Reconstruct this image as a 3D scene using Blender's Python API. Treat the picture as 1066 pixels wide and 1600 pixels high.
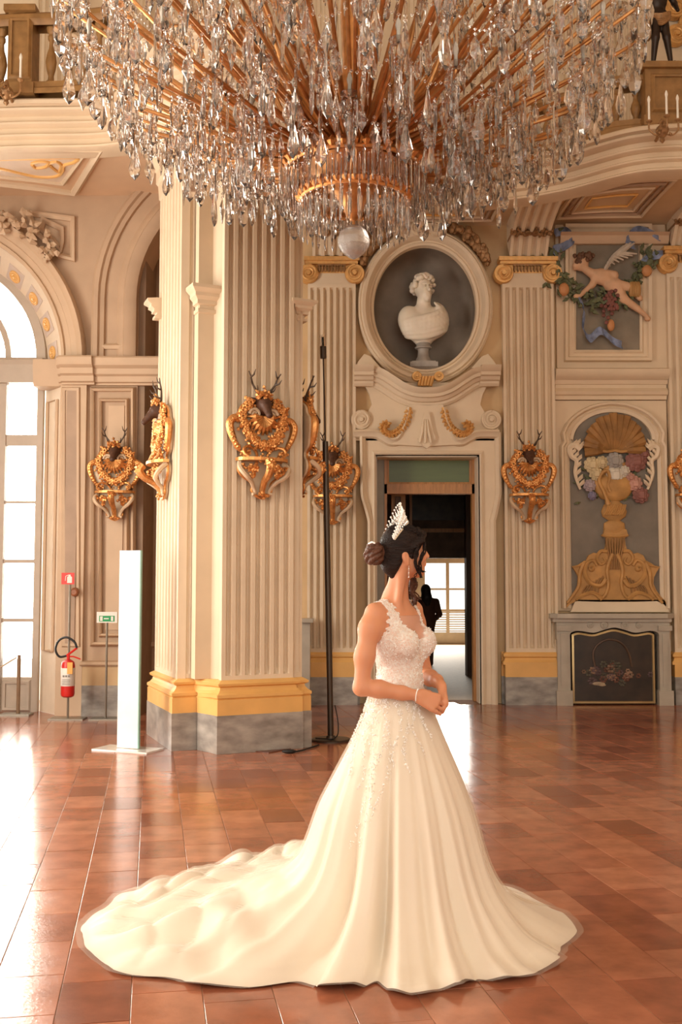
import bpy, math, random
import numpy as np
from mathutils import Vector, Matrix
sc = bpy.context.scene
for o in list(bpy.data.objects): bpy.data.objects.remove(o)
PI = math.pi
# ------------------------------------------------------------------ camera
FPX, IW, IH = 1645.0, 1066, 1600
CAMZ = 1.54
PITCH = math.atan(114.0 / FPX)
cam_d = bpy.data.cameras.new('camera'); cam = bpy.data.objects.new('camera', cam_d)
sc.collection.objects.link(cam); sc.camera = cam
cam.location = (0, 0, CAMZ); cam.rotation_euler = (PI / 2 + PITCH, 0, 0)
cam_d.sensor_fit = 'VERTICAL'; cam_d.sensor_height = 36.0; cam_d.sensor_width = 24.0
cam_d.lens = FPX / IH * 36.0; cam_d.clip_end = 200
# ------------------------------------------------------------------ light
w = bpy.data.worlds.new('daylight'); sc.world = w; w.use_nodes = True
bg = w.node_tree.nodes['Background']
bg.inputs['Color'].default_value = (1.0, 0.93, 0.82, 1); bg.inputs['Strength'].default_value = 1.4
def area(name, loc, rot, sx, sy, power, col=(1, .93, .82)):
    d = bpy.data.lights.new(name, 'AREA'); d.shape = 'RECTANGLE'; d.size = sx; d.size_y = sy
    d.energy = power; d.color = col
    o = bpy.data.objects.new(name, d); o.location = loc; o.rotation_euler = rot
    sc.collection.objects.link(o); return o
# daylight coming in through the tall windows of the left side of the hall (wall_left_side below)
area('window_daylight', (-5.9, 4.6, 2.9), (0, -PI / 2, 0), 4.6, 1.9, 190)
area('window_daylight', (-5.9, 8.3, 2.9), (0, -PI / 2, 0), 4.6, 1.9, 190)
# daylight behind the arched window of the left bay and behind the far glazed door
area('bay_window_daylight', (-4.85, 13.6, 2.9), (PI / 2, 0, PI), 2.2, 4.6, 300)
area('far_door_daylight', (2.6, 27.5, 1.7), (PI / 2, 0, PI), 1.3, 1.4, 220)
sc.view_settings.view_transform = 'Standard'; sc.view_settings.look = 'None'
sc.view_settings.exposure = 0.75; sc.view_settings.gamma = 1.0
sc.view_settings.use_curve_mapping = False
sc.cycles.max_bounces = 10; sc.cycles.transmission_bounces = 10; sc.cycles.transparent_max_bounces = 16
sc.cycles.caustics_reflective = False; sc.cycles.caustics_refractive = False
# ------------------------------------------------------------------ pixel helpers
CT, ST = math.cos(PITCH), math.sin(PITCH)
def ray(px, py):
    u = (px - IW / 2) / FPX; v = (IH / 2 - py) / FPX
    return Vector((u, CT - v * ST, ST + v * CT))
def at(px, py, Y):
    d = ray(px, py); return Vector((0, 0, CAMZ)) + d * (Y / d.y)
def fl(px, py, z=0.0):
    d = ray(px, py); return Vector((0, 0, CAMZ)) + d * ((z - CAMZ) / d.z)
# ------------------------------------------------------------------ materials
MATS = {}
def mat(name, col, rough=0.55, metal=0.0, var=0.08, scale=6.0, bump=0.0, bscale=60.0, spec=0.5, coat=0.0, trans=0.0,
        col2=None, sheen=0.0, sss=0.0, emit=0.0, detail=5.0, stretch=None, ior=1.45, alpha=1.0):
    if name in MATS: return MATS[name]
    m = bpy.data.materials.new(name); m.use_nodes = True; nt = m.node_tree; N = nt.nodes; L = nt.links
    b = N['Principled BSDF']
    b.inputs['Roughness'].default_value = rough; b.inputs['Metallic'].default_value = metal
    b.inputs['Specular IOR Level'].default_value = spec; b.inputs['IOR'].default_value = ior
    b.inputs['Coat Weight'].default_value = coat; b.inputs['Transmission Weight'].default_value = trans
    b.inputs['Sheen Weight'].default_value = sheen; b.inputs['Alpha'].default_value = alpha
    if sss: b.inputs['Subsurface Weight'].default_value = sss; b.inputs['Subsurface Radius'].default_value = (.02, .008, .004); b.inputs['Subsurface Scale'].default_value = 0.5
    if emit: b.inputs['Emission Color'].default_value = (*col, 1); b.inputs['Emission Strength'].default_value = emit
    tc = N.new('ShaderNodeTexCoord'); mp = N.new('ShaderNodeMapping'); L.new(tc.outputs['Object'], mp.inputs['Vector'])
    if stretch: mp.inputs['Scale'].default_value = stretch
    if var or col2:
        nz = N.new('ShaderNodeTexNoise'); nz.inputs['Scale'].default_value = scale; nz.inputs['Detail'].default_value = detail
        L.new(mp.outputs['Vector'], nz.inputs['Vector'])
        r = N.new('ShaderNodeValToRGB'); r.color_ramp.elements[0].position = .3; r.color_ramp.elements[1].position = .7
        c2 = col2 if col2 else tuple(min(1, c * (1 + var)) for c in col)
        c1 = col if col2 else tuple(c * (1 - var) for c in col)
        r.color_ramp.elements[0].color = (*c1, 1); r.color_ramp.elements[1].color = (*c2, 1)
        L.new(nz.outputs['Fac'], r.inputs['Fac']); L.new(r.outputs['Color'], b.inputs['Base Color'])
    else: b.inputs['Base Color'].default_value = (*col, 1)
    if bump:
        n2 = N.new('ShaderNodeTexNoise'); n2.inputs['Scale'].default_value = bscale; n2.inputs['Detail'].default_value = 4
        L.new(mp.outputs['Vector'], n2.inputs['Vector'])
        bp = N.new('ShaderNodeBump'); bp.inputs['Strength'].default_value = bump; bp.inputs['Distance'].default_value = .01
        L.new(n2.outputs['Fac'], bp.inputs['Height']); L.new(bp.outputs['Normal'], b.inputs['Normal'])
    MATS[name] = m; return m
CREAM = mat('cream_plaster', (.72, .57, .40), .6, var=.06, scale=2.5, bump=.05, bscale=40)
CREAM2 = mat('pale_cream_plaster', (.76, .62, .45), .6, var=.05, scale=3)
OCHRE = mat('ochre_plaster', (.66, .46, .25), .6, var=.08, scale=3)
ORANGE = mat('orange_ochre_paint', (.80, .46, .15), .45, var=.07, scale=4)
TAN = mat('tan_plaster', (.62, .44, .29), .6, var=.07, scale=3)
BROWNP = mat('brown_panel_paint', (.42, .29, .20), .6, var=.1, scale=4)
GREYM = mat('grey_marble', (.20, .18, .16), .28, var=.3, scale=4.5, col2=(.46, .42, .37), detail=9, stretch=(1, 1, 2.2))
GILTO = mat('ochre_gilding', (.74, .42, .15), .4, metal=.35, var=.15, scale=18)
GOLD = mat('gold_leaf', (.76, .36, .12), .40, metal=.75, var=.2, scale=30, bump=.3, bscale=70)
DARKGOLD = mat('dark_gilding', (.36, .20, .09), .45, metal=.4, var=.3, scale=25, bump=.4, bscale=60)
# ------------------------------------------------------------------ mesh helpers
def link(o): sc.collection.objects.link(o); return o
def chain_loc(p):
    l = Vector((0, 0, 0))
    while p is not None: l = l + p.location; p = p.parent
    return l
def tag(o, label=None, cat=None, group=None, kind=None):
    if label: o['label'] = label
    if cat: o['category'] = cat
    if group: o['group'] = group
    if kind: o['kind'] = kind
    return o
def empty(name, loc=(0, 0, 0), rz=0, label=None, cat=None, group=None, kind=None):
    o = bpy.data.objects.new(name, None); o.empty_display_size = .1; link(o)
    o.location = loc; o.rotation_euler = (0, 0, rz); return tag(o, label, cat, group, kind)
def finish(me, smooth=True, ang=35):
    if smooth:
        me.polygons.foreach_set('use_smooth', [True] * len(me.polygons))
        if ang < 180: me.set_sharp_from_angle(angle=math.radians(ang))
    return me
class MB:
    def __init__(s): s.v = []; s.f = []; s.M = None
    def add(s, vs, fs):
        n = len(s.v)
        if s.M is not None: vs = [s.M @ Vector(q) for q in vs]
        s.v += [tuple(q) for q in vs]; s.f += [tuple(i + n for i in f) for f in fs]; return s
    def box(s, x0, x1, y0, y1, z0, z1):
        return s.add([(x, y, z) for x in (x0, x1) for y in (y0, y1) for z in (z0, z1)],
                     [(0, 1, 3, 2), (4, 6, 7, 5), (0, 4, 5, 1), (2, 3, 7, 6), (0, 2, 6, 4), (1, 5, 7, 3)])
    def prism(s, pts, y0, y1):            # polygon in x,z extruded along y
        n = len(pts)
        return s.add([(x, y0, z) for x, z in pts] + [(x, y1, z) for x, z in pts],
                     [tuple(range(n)), tuple(range(2 * n - 1, n - 1, -1))] + [(i, i + n, (i + 1) % n + n, (i + 1) % n) for i in range(n)])
    def plan(s, pts, z0, z1, pts1=None):  # polygon in x,y extruded along z
        n = len(pts); p1 = pts1 or pts
        return s.add([(x, y, z0) for x, y in pts] + [(x, y, z1) for x, y in p1],
                     [tuple(range(n - 1, -1, -1)), tuple(range(n, 2 * n))] + [(i, (i + 1) % n, (i + 1) % n + n, i + n) for i in range(n)])
    def tube(s, path, r, n=6, cap=True):
        path = [Vector(p) for p in path]; k = len(path)
        rs = r if isinstance(r, (list, tuple)) else [r] * k
        vs = []; up = None
        for i, p in enumerate(path):
            t = (path[min(i + 1, k - 1)] - path[max(i - 1, 0)]).normalized()
            if up is None: up = t.orthogonal().normalized()
            else:
                up = up - t * up.dot(t)
                up = up.normalized() if up.length > 1e-6 else t.orthogonal().normalized()
            b = t.cross(up)
            for j in range(n):
                a = 2 * PI * j / n; vs.append(p + (up * math.cos(a) + b * math.sin(a)) * rs[i])
        fs = [(i * n + j, i * n + (j + 1) % n, (i + 1) * n + (j + 1) % n, (i + 1) * n + j) for i in range(k - 1) for j in range(n)]
        if cap: fs += [tuple(range(n - 1, -1, -1)), tuple(range((k - 1) * n, k * n))]
        return s.add(vs, fs)
    def lathe(s, prof, n=16, c=(0, 0, 0), sx=1, sy=1):
        k = len(prof); c = Vector(c)
        vs = [c + Vector((r * math.cos(2 * PI * j / n) * sx, r * math.sin(2 * PI * j / n) * sy, z)) for r, z in prof for j in range(n)]
        fs = [(i * n + j, i * n + (j + 1) % n, (i + 1) * n + (j + 1) % n, (i + 1) * n + j) for i in range(k - 1) for j in range(n)]
        fs += [tuple(range(n - 1, -1, -1)), tuple(range((k - 1) * n, k * n))]
        return s.add(vs, fs)
    def ell(s, c, r, nu=10, nv=6, R=None):
        c = Vector(c); r = (r, r, r) if not hasattr(r, '__len__') else r; vs = []
        for i in range(1, nv):
            a = PI * i / nv
            for j in range(nu):
                b = 2 * PI * j / nu
                q = Vector((r[0] * math.sin(a) * math.cos(b), r[1] * math.sin(a) * math.sin(b), r[2] * math.cos(a)))
                vs.append(c + (R @ q if R else q))
        t = Vector((0, 0, r[2])); t = R @ t if R else t
        vs += [c + t, c - t]; T = len(vs) - 2
        fs = [(i * nu + j, (i + 1) * nu + j, (i + 1) * nu + (j + 1) % nu, i * nu + (j + 1) % nu) for i in range(nv - 2) for j in range(nu)]
        fs += [(T, j, (j + 1) % nu) for j in range(nu)] + [((nv - 2) * nu + (j + 1) % nu, (nv - 2) * nu + j, T + 1) for j in range(nu)]
        return s.add(vs, fs)
    def sweep(s, path, prof, Y=0.0, closed=False, plan=False, cap=True):
        # path in x,z (wall) or x,y (plan); prof = (offset along left normal, out): out = -y on a wall, +z in plan
        k = len(path); P = [Vector((a, b)) for a, b in path]; vs = []
        for i in range(k):
            a = P[i - 1] if (i > 0 or closed) else None; b = P[(i + 1) % k] if (i < k - 1 or closed) else None
            d0 = (P[i] - a).normalized() if a is not None else None; d1 = (b - P[i]).normalized() if b is not None else None
            d0 = d0 or d1; d1 = d1 or d0
            n0 = Vector((-d0.y, d0.x)); n1 = Vector((-d1.y, d1.x)); m = n0 + n1
            if m.length < 1e-6: m = n0
            m.normalize(); m = m / max(.35, m.dot(n0))
            for o, h in prof:
                q = P[i] + m * o
                vs.append((q.x, q.y, h + Y) if plan else (q.x, Y - h, q.y))
        n = len(prof)
        fs = [((i % k) * n + j, (i % k) * n + j + 1, ((i + 1) % k) * n + j + 1, ((i + 1) % k) * n + j) for i in range(k if closed else k - 1) for j in range(n - 1)]
        if cap and not closed: fs += [tuple(range(n)), tuple(range(k * n - 1, (k - 1) * n - 1, -1))]
        return s.add(vs, fs)
    def grid(s, rows):
        k = len(rows); n = len(rows[0])
        return s.add([p for r in rows for p in r], [(i * n + j, i * n + j + 1, (i + 1) * n + j + 1, (i + 1) * n + j) for i in range(k - 1) for j in range(n - 1)])
    def mesh(s, name, m=None, smooth=True, ang=35, off=None):
        v = s.v if off is None else [(a - off[0], b - off[1], c - off[2]) for a, b, c in s.v]
        me = bpy.data.meshes.new(name); me.from_pydata(v, [], s.f); me.update()
        if m: me.materials.append(m)
        return finish(me, smooth, ang)
    def build(s, name, m, parent=None, smooth=True, ang=35, local=False, recalc=False, kind=None):
        off = None; loc = None
        if parent is not None and not local:
            off = chain_loc(parent)
        elif parent is None:
            a = np.array(s.v); lo = a.min(0); hi = a.max(0)
            off = loc = ((lo[0] + hi[0]) / 2, (lo[1] + hi[1]) / 2, lo[2])
        me = s.mesh(name, m, smooth, ang, off)
        if recalc:
            import bmesh
            bm = bmesh.new(); bm.from_mesh(me); bmesh.ops.recalc_face_normals(bm, faces=bm.faces); bm.to_mesh(me); bm.free()
        o = bpy.data.objects.new(name, me); link(o)
        if loc: o.location = loc
        if parent is not None: o.parent = parent
        if kind: o['kind'] = kind
        return o
def inst(src, name, parent, loc, rot=(0, 0, 0), scale=(1, 1, 1)):
    o = bpy.data.objects.new(name, src.data if hasattr(src, 'data') else src); link(o); o.parent = parent
    o.location = loc; o.rotation_euler = rot; o.scale = scale; return o
def arc(cx, cz, r, a0, a1, n, rz=None):
    rz = r if rz is None else rz
    return [(cx + r * math.cos(math.radians(a0 + (a1 - a0) * i / n)), cz + rz * math.sin(math.radians(a0 + (a1 - a0) * i / n))) for i in range(n + 1)]
def cr(pts, n=6):                        # Catmull-Rom through points (any dimension)
    P = [Vector(p) for p in pts]; out = []
    for i in range(len(P) - 1):
        a = P[max(i - 1, 0)]; b = P[i]; c = P[i + 1]; d = P[min(i + 2, len(P) - 1)]
        for j in range(n):
            t = j / n
            out.append(.5 * (2 * b + (c - a) * t + (2 * a - 5 * b + 4 * c - d) * t * t + (3 * b - a - 3 * c + d) * t ** 3))
    return out + [P[-1]]
def spiral(cx, cz, r, turns, a0=0.0, sgn=1, n=40, rmin=.12):
    out = []
    for i in range(n + 1):
        t = i / n; rr = r * (1 - (1 - rmin) * t ** .8); a = a0 + sgn * turns * 2 * PI * t
        out.append((cx + rr * math.cos(a), cz + rr * math.sin(a)))
    return out
def xz(path, Y): return [(p[0], Y, p[1]) for p in path]
# ------------------------------------------------------------------ implicit-surface bodies (smooth unions meshed by surface nets)
class SDF:
    def __init__(s, lo, hi, h):
        s.lo = np.array(lo, np.float32); s.h = h
        s.n = np.ceil((np.array(hi) - np.array(lo)) / h).astype(int) + 1
        s.f = np.full(tuple(s.n), 1.0, np.float32)
    def _loc(s, lo, hi):
        a = np.clip(np.floor((np.array(lo) - s.lo) / s.h).astype(int), 0, s.n); b = np.clip(np.ceil((np.array(hi) - s.lo) / s.h).astype(int) + 1, 0, s.n)
        if np.any(b <= a): return None
        g = [s.lo[i] + np.arange(a[i], b[i], dtype=np.float32) * s.h for i in range(3)]
        return tuple(slice(a[i], b[i]) for i in range(3)), g[0][:, None, None], g[1][None, :, None], g[2][None, None, :]
    def _mix(s, sl, d, k, sub=False):
        a = s.f[sl]
        if sub:
            d = -d; hh = np.clip(k - np.abs(a - d), 0, None) / max(k, 1e-6); s.f[sl] = np.maximum(a, d) + hh * hh * k * .25
        else:
            hh = np.clip(k - np.abs(a - d), 0, None) / max(k, 1e-6); s.f[sl] = np.minimum(a, d) - hh * hh * k * .25
    def cap(s, a, b, ra, rb=None, k=.02, sub=False):
        rb = ra if rb is None else rb
        a = np.array(a, np.float32); b = np.array(b, np.float32); R = max(ra, rb) + k + 4 * s.h
        L = s._loc(np.minimum(a, b) - R, np.maximum(a, b) + R)
        if L is None: return s
        sl, X, Y, Z = L; ab = b - a; q = float(ab @ ab) + 1e-9
        t = np.clip(((X - a[0]) * ab[0] + (Y - a[1]) * ab[1] + (Z - a[2]) * ab[2]) / q, 0, 1)
        d = np.sqrt((X - a[0] - t * ab[0]) ** 2 + (Y - a[1] - t * ab[1]) ** 2 + (Z - a[2] - t * ab[2]) ** 2) - (ra + (rb - ra) * t)
        s._mix(sl, d, k, sub); return s
    def chain(s, pts, rs, k=.02):
        for i in range(len(pts) - 1): s.cap(pts[i], pts[i + 1], rs[i], rs[i + 1], k)
        return s
    def ell(s, c, r, R=None, k=.02, sub=False):
        c = np.array(c, np.float32); r = np.array(r if hasattr(r, '__len__') else (r, r, r), np.float32)
        ext = float(r.max()) + k + 4 * s.h; L = s._loc(c - ext, c + ext)
        if L is None: return s
        sl, X, Y, Z = L; X = X - c[0]; Y = Y - c[1]; Z = Z - c[2]
        if R is not None:
            m = np.array(R.to_3x3().transposed() if hasattr(R, 'to_3x3') else R, np.float32)
            X, Y, Z = m[0, 0] * X + m[0, 1] * Y + m[0, 2] * Z, m[1, 0] * X + m[1, 1] * Y + m[1, 2] * Z, m[2, 0] * X + m[2, 1] * Y + m[2, 2] * Z
        k0 = np.sqrt((X / r[0]) ** 2 + (Y / r[1]) ** 2 + (Z / r[2]) ** 2); k1 = np.sqrt((X / r[0] ** 2) ** 2 + (Y / r[1] ** 2) ** 2 + (Z / r[2] ** 2) ** 2) + 1e-9
        s._mix(sl, k0 * (k0 - 1) / k1, k, sub); return s
    def cut(s, n, p):                    # keep the side where (x-p).n < 0
        sl, X, Y, Z = s._loc(s.lo, s.lo + s.n * s.h); n = np.array(n, np.float32)
        s.f = np.maximum(s.f, (X - p[0]) * n[0] + (Y - p[1]) * n[1] + (Z - p[2]) * n[2]); return s
    def nets(s):
        f = s.f.copy(); f[0] = f[-1] = 1; f[:, 0] = f[:, -1] = 1; f[:, :, 0] = f[:, :, -1] = 1
        I = f < 0; nx, ny, nz = f.shape
        cnt = sum(I[i:nx - 1 + i, j:ny - 1 + j, k:nz - 1 + k].astype(np.int8) for i in (0, 1) for j in (0, 1) for k in (0, 1))
        mx = (cnt > 0) & (cnt < 8); ci = np.argwhere(mx)
        idx = np.full(mx.shape, -1, np.int64); idx[mx] = np.arange(len(ci))
        V = np.zeros((len(ci), 3), np.float32); C = np.zeros(len(ci), np.float32)
        cor = [(i, j, k) for i in (0, 1) for j in (0, 1) for k in (0, 1)]
        val = {c: f[ci[:, 0] + c[0], ci[:, 1] + c[1], ci[:, 2] + c[2]] for c in cor}
        for c in cor:
            for ax in range(3):
                if c[ax]: continue
                e = list(c); e[ax] = 1; e = tuple(e); a = val[c]; b = val[e]; m = (a < 0) != (b < 0)
                t = np.where(m, a / np.where(m, a - b, 1), 0)
                p = np.tile(np.array(c, np.float32), (len(ci), 1)); p[:, ax] = t
                V += p * m[:, None]; C += m
        V = (V / C[:, None] + ci) * s.h + s.lo
        Q = []
        for ax in range(3):
            o1, o2 = [a for a in range(3) if a != ax]
            A = np.take(I, range(0, I.shape[ax] - 1), ax); B = np.take(I, range(1, I.shape[ax]), ax)
            e = np.argwhere(A != B); e = e[(e[:, o1] > 0) & (e[:, o2] > 0)]
            ins = A[e[:, 0], e[:, 1], e[:, 2]]
            def cell(d1, d2):
                q = e.copy(); q[:, o1] -= d1; q[:, o2] -= d2; return idx[q[:, 0], q[:, 1], q[:, 2]]
            q = np.stack([cell(1, 1), cell(0, 1), cell(0, 0), cell(1, 0)], 1)
            fl_ = ins if ax != 1 else ~ins
            q[~fl_] = q[~fl_][:, ::-1]; Q.append(q)
        return V, np.concatenate(Q)
def np_obj(name, V, Q, m, parent=None, smooth=True, loc=None, local=False):
    off = np.zeros(3)
    if parent is not None and not local: off = np.array(chain_loc(parent))
    elif parent is None: loc = ((V[:, 0].min() + V[:, 0].max()) / 2, (V[:, 1].min() + V[:, 1].max()) / 2, V[:, 2].min()); off = np.array(loc)
    me = bpy.data.meshes.new(name); n = len(Q); k = Q.shape[1]
    me.vertices.add(len(V)); me.vertices.foreach_set('co', (V - off).astype(np.float32).ravel())
    me.loops.add(n * k); me.loops.foreach_set('vertex_index', Q.astype(np.int32).ravel())
    me.polygons.add(n); me.polygons.foreach_set('loop_start', np.arange(0, n * k, k, dtype=np.int32))
    me.update(calc_edges=True); me.validate()
    if m: me.materials.append(m)
    if smooth: me.polygons.foreach_set('use_smooth', [True] * len(me.polygons))
    o = bpy.data.objects.new(name, me); link(o)
    if parent is not None: o.parent = parent
    if loc is not None: o.location = loc
    return o
# ================================================================== THE SETTING
YB, YL = 13.85, 12.6
def B(px, py, Y=YB): p = at(px, py, Y); return (p.x, p.z)
def bx(px, py=750, Y=YB): return at(px, py, Y).x
def bz(py, Y=YB): return at(533, py, Y).z
rnd = random.Random(4)
# ---- floor: terracotta tiles laid in long courses that run 10 degrees off the view axis
def tile_mat():
    m = bpy.data.materials.new('terracotta_tile'); m.use_nodes = True; nt = m.node_tree; N = nt.nodes; L = nt.links; b = N['Principled BSDF']
    oi = N.new('ShaderNodeObjectInfo'); geo = N.new('ShaderNodeNewGeometry')
    at_ = N.new('ShaderNodeAttribute'); at_.attribute_name = 'tone'
    ad = N.new('ShaderNodeMath'); ad.operation = 'ADD'; L.new(oi.outputs['Random'], ad.inputs[0]); L.new(at_.outputs['Fac'], ad.inputs[1])
    fr = N.new('ShaderNodeMath'); fr.operation = 'FRACT'; L.new(ad.outputs[0], fr.inputs[0])
    r = N.new('ShaderNodeValToRGB'); e = r.color_ramp.elements
    e[0].color = (.23, .072, .040, 1); e[1].color = (.46, .185, .105, 1)
    for p_, c_ in ((.18, (.31, .10, .052, 1)), (.5, (.37, .130, .070, 1)), (.8, (.41, .155, .086, 1))): q = e.new(p_); q.color = c_
    L.new(fr.outputs[0], r.inputs['Fac'])
    nz = N.new('ShaderNodeTexNoise'); nz.inputs['Scale'].default_value = 7; nz.inputs['Detail'].default_value = 8
    L.new(geo.outputs['Position'], nz.inputs['Vector'])
    mx = N.new('ShaderNodeMix'); mx.data_type = 'RGBA'; mx.blend_type = 'OVERLAY'; mx.inputs[0].default_value = .55
    L.new(r.outputs['Color'], mx.inputs[6]); L.new(nz.outputs['Color'], mx.inputs[7])
    g = N.new('ShaderNodeRGBToBW'); L.new(nz.outputs['Color'], g.inputs[0])
    for lk in list(mx.inputs[7].links): nt.links.remove(lk)
    L.new(nz.outputs['Fac'], mx.inputs[7]); N.remove(g)
    L.new(mx.outputs[2], b.inputs['Base Color'])
    n2 = N.new('ShaderNodeTexNoise'); n2.inputs['Scale'].default_value = 3.0; n2.inputs['Detail'].default_value = 6; L.new(geo.outputs['Position'], n2.inputs['Vector'])
    rr = N.new('ShaderNodeMapRange'); rr.inputs[3].default_value = .10; rr.inputs[4].default_value = .24; L.new(n2.outputs['Fac'], rr.inputs[0]); L.new(rr.outputs[0], b.inputs['Roughness'])
    n3 = N.new('ShaderNodeTexNoise'); n3.inputs['Scale'].default_value = 45; n3.inputs['Detail'].default_value = 5; L.new(geo.outputs['Position'], n3.inputs['Vector'])
    bp = N.new('ShaderNodeBump'); bp.inputs['Strength'].default_value = .06; bp.inputs['Distance'].default_value = .01
    L.new(n3.outputs['Fac'], bp.inputs['Height']); L.new(bp.outputs['Normal'], b.inputs['Normal'])
    b.inputs['Specular IOR Level'].default_value = .55
    return m
TILE = tile_mat()
MORTAR = mat('tile_mortar', (.34, .19, .11), .85, var=.2, scale=20)
floor = MB().box(-9, 9, -5, 14.3, -.12, -.003).build('floor', MORTAR); floor['kind'] = 'structure'
TA = math.radians(10.1); TU = Vector((-math.sin(TA), math.cos(TA))); TW = Vector((math.cos(TA), math.sin(TA)))
TWD, TLN = .265, .40
tiles = []
for i in range(-36, 36):
    off = rnd.uniform(0, TLN)
    for j in range(-10, 42):
        c = TW * (i * TWD + .07) + TU * (j * TLN + off)
        if abs(c.x) > 8.7 or c.y < -3 or c.y > 13.9: continue
        vis = c.y > 3.3 and abs(c.x) < c.y * .345 + .25
        tiles.append((not vis, c.y if vis else 99, c.x, c.y))
tiles.sort()
def tile_geo(mb, c, z=0.0, j=.0016, ch=.0014, th=.03):
    a, b_ = TWD / 2 - j, TLN / 2 - j
    def q(x, y, zz): p = c + TW * x + TU * y; return (p.x, p.y, zz)
    r1 = [q(x, y, z - th) for x, y in ((-a, -b_), (a, -b_), (a, b_), (-a, b_))]; r2 = [q(x, y, z - ch * .6) for x, y in ((-a, -b_), (a, -b_), (a, b_), (-a, b_))]
    r3 = [q(x, y, z) for x, y in ((-a + ch, -b_ + ch), (a - ch, -b_ + ch), (a - ch, b_ - ch), (-a + ch, b_ - ch))]
    mb.add(r1 + r2 + r3, [(8, 9, 10, 11)] + [(k, (k + 1) % 4, (k + 1) % 4 + 4, k + 4) for k in range(4)] + [(k + 4, (k + 1) % 4 + 4, (k + 1) % 4 + 8, k + 8) for k in range(4)])
mb = MB(); tile_geo(mb, Vector((0, 0))); tile_me = mb.mesh('tile', TILE, smooth=False)
tile_me.attributes.new('tone', 'FLOAT', 'POINT')
fo = chain_loc(floor)
for k, t in enumerate(tiles[:300]):
    o = inst(tile_me, 'tile', floor, (t[2] - fo.x, t[3] - fo.y, rnd.uniform(-.0012, .0004) - fo.z), (rnd.gauss(0, .0011), rnd.gauss(0, .0011), 0))
mb = MB(); tone = []
for t in tiles[300:]:
    n0 = len(mb.v); tile_geo(mb, Vector((t[2], t[3])), rnd.uniform(-.001, .0004)); tone += [rnd.random()] * (len(mb.v) - n0)
o = mb.build('tile_field', TILE, floor, smooth=False, kind='stuff')
o.data.attributes.new('tone', 'FLOAT', 'POINT').data.foreach_set('value', tone)

# ---- back wall with the doorway and the oval niche cut out
wall_back = empty('wall_back', (0, YB, 0), kind='structure')
DX0, DX1, DZ = bx(587), bx(748), bz(712)
NC = B(664, 481); NRX, NRZ = (bx(748, 480) - bx(585, 480)) / 2, (bz(383) - bz(579)) / 2
mb = MB(); T = .5; XL, XR, ZT = -3.4, 6.2, 6.45
mb.box(XL, bx(556), YB, YB + T, 0, ZT); mb.box(bx(783), XR, YB, YB + T, 0, ZT)
mb.box(bx(556), DX0, YB, YB + T, 0, DZ); mb.box(DX1, bx(783), YB, YB + T, 0, DZ)
# upper field around the oval
x0, x1, z0, z1 = bx(556), bx(783), DZ, ZT
ov = [(NC[0] + NRX * math.cos(2 * PI * i / 48), NC[1] + NRZ * math.sin(2 * PI * i / 48)) for i in range(48)]
rc = []
for i in range(48):
    a = 2 * PI * (i + .0001) / 48; dx, dz = math.cos(a), math.sin(a)
    t = min((x1 - NC[0]) / dx if dx > 0 else (x0 - NC[0]) / dx, (z1 - NC[1]) / dz if dz > 0 else (z0 - NC[1]) / dz)
    rc.append((NC[0] + dx * t, NC[1] + dz * t))
mb.add([(x, YB, z) for x, z in ov + rc], [(i, (i + 1) % 48, (i + 1) % 48 + 48, i + 48) for i in range(48)])
for cx, cz in ((x0, z0), (x1, z0), (x1, z1), (x0, z1)):   # corners left by the radial quads
    k = min(range(48), key=lambda i: (rc[i][0] - cx) ** 2 + (rc[i][1] - cz) ** 2)
    for k2 in ((k + 1) % 48, k - 1):
        mb.add([(rc[k][0], YB, rc[k][1]), (cx, YB, cz), (rc[k2][0], YB, rc[k2][1])], [(0, 1, 2)])
mb.build('wall_field', OCHRE, wall_back, smooth=False)
NICHE = mat('grey_niche_plaster', (.23, .185, .145), .55, var=.22, scale=3)
rows = []
for i in range(11):
    a = PI / 2 * i / 10; rr = max(0, math.cos(a)) ** .25; dd = .50 * math.sin(a) ** .35
    rows.append([(NC[0] + NRX * rr * math.cos(2 * PI * j / 48), YB + dd, NC[1] + NRZ * rr * math.sin(2 * PI * j / 48)) for j in range(49)])
MB().grid(rows).build('niche', NICHE, wall_back, ang=180)
# the flat sill inside the niche that carries the bust
zs = bz(578) + .065
MB().box(B(664, 578)[0] - .23, B(664, 578)[0] + .23, YB + .06, YB + .46, zs - .06, zs - .002).build('niche_sill', NICHE, wall_back)

# ---- fluted pilasters
def flute_section(w, n, dep, seg=6):
    pts = [(-w / 2, 0)]; m = w * .03; p = (w - 2 * m) / n; fw = p * .62
    for i in range(n):
        c = -w / 2 + m + p * (i + .5)
        for j in range(seg + 1):
            a = PI * j / seg; pts.append((c - fw / 2 * math.cos(a), -dep * math.sin(a)))
    pts.append((w / 2, 0)); return pts
def fluted(mb, base, ex, nrm, w, z0, z1, n, dep, pr):
    """a fluted slab: base = middle of its foot, ex = direction of its width, nrm = outward, pr = projection"""
    sec = flute_section(w, n, dep); rows = []
    zz = [(z0, 0), (z0 + .05, 0), (z0 + .055, .35), (z0 + .075, .8), (z0 + .11, 1), (z1 - .11, 1), (z1 - .075, .8), (z1 - .055, .35), (z1 - .05, 0), (z1, 0)]
    for z, k in zz:
        r = [base + ex * sec[0][0]]
        r += [base + ex * a + nrm * (pr + d * k) for a, d in sec] + [base + ex * sec[-1][0]]
        rows.append([(q.x, q.y, z) for q in r])
    mb.grid(rows); return mb
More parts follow.
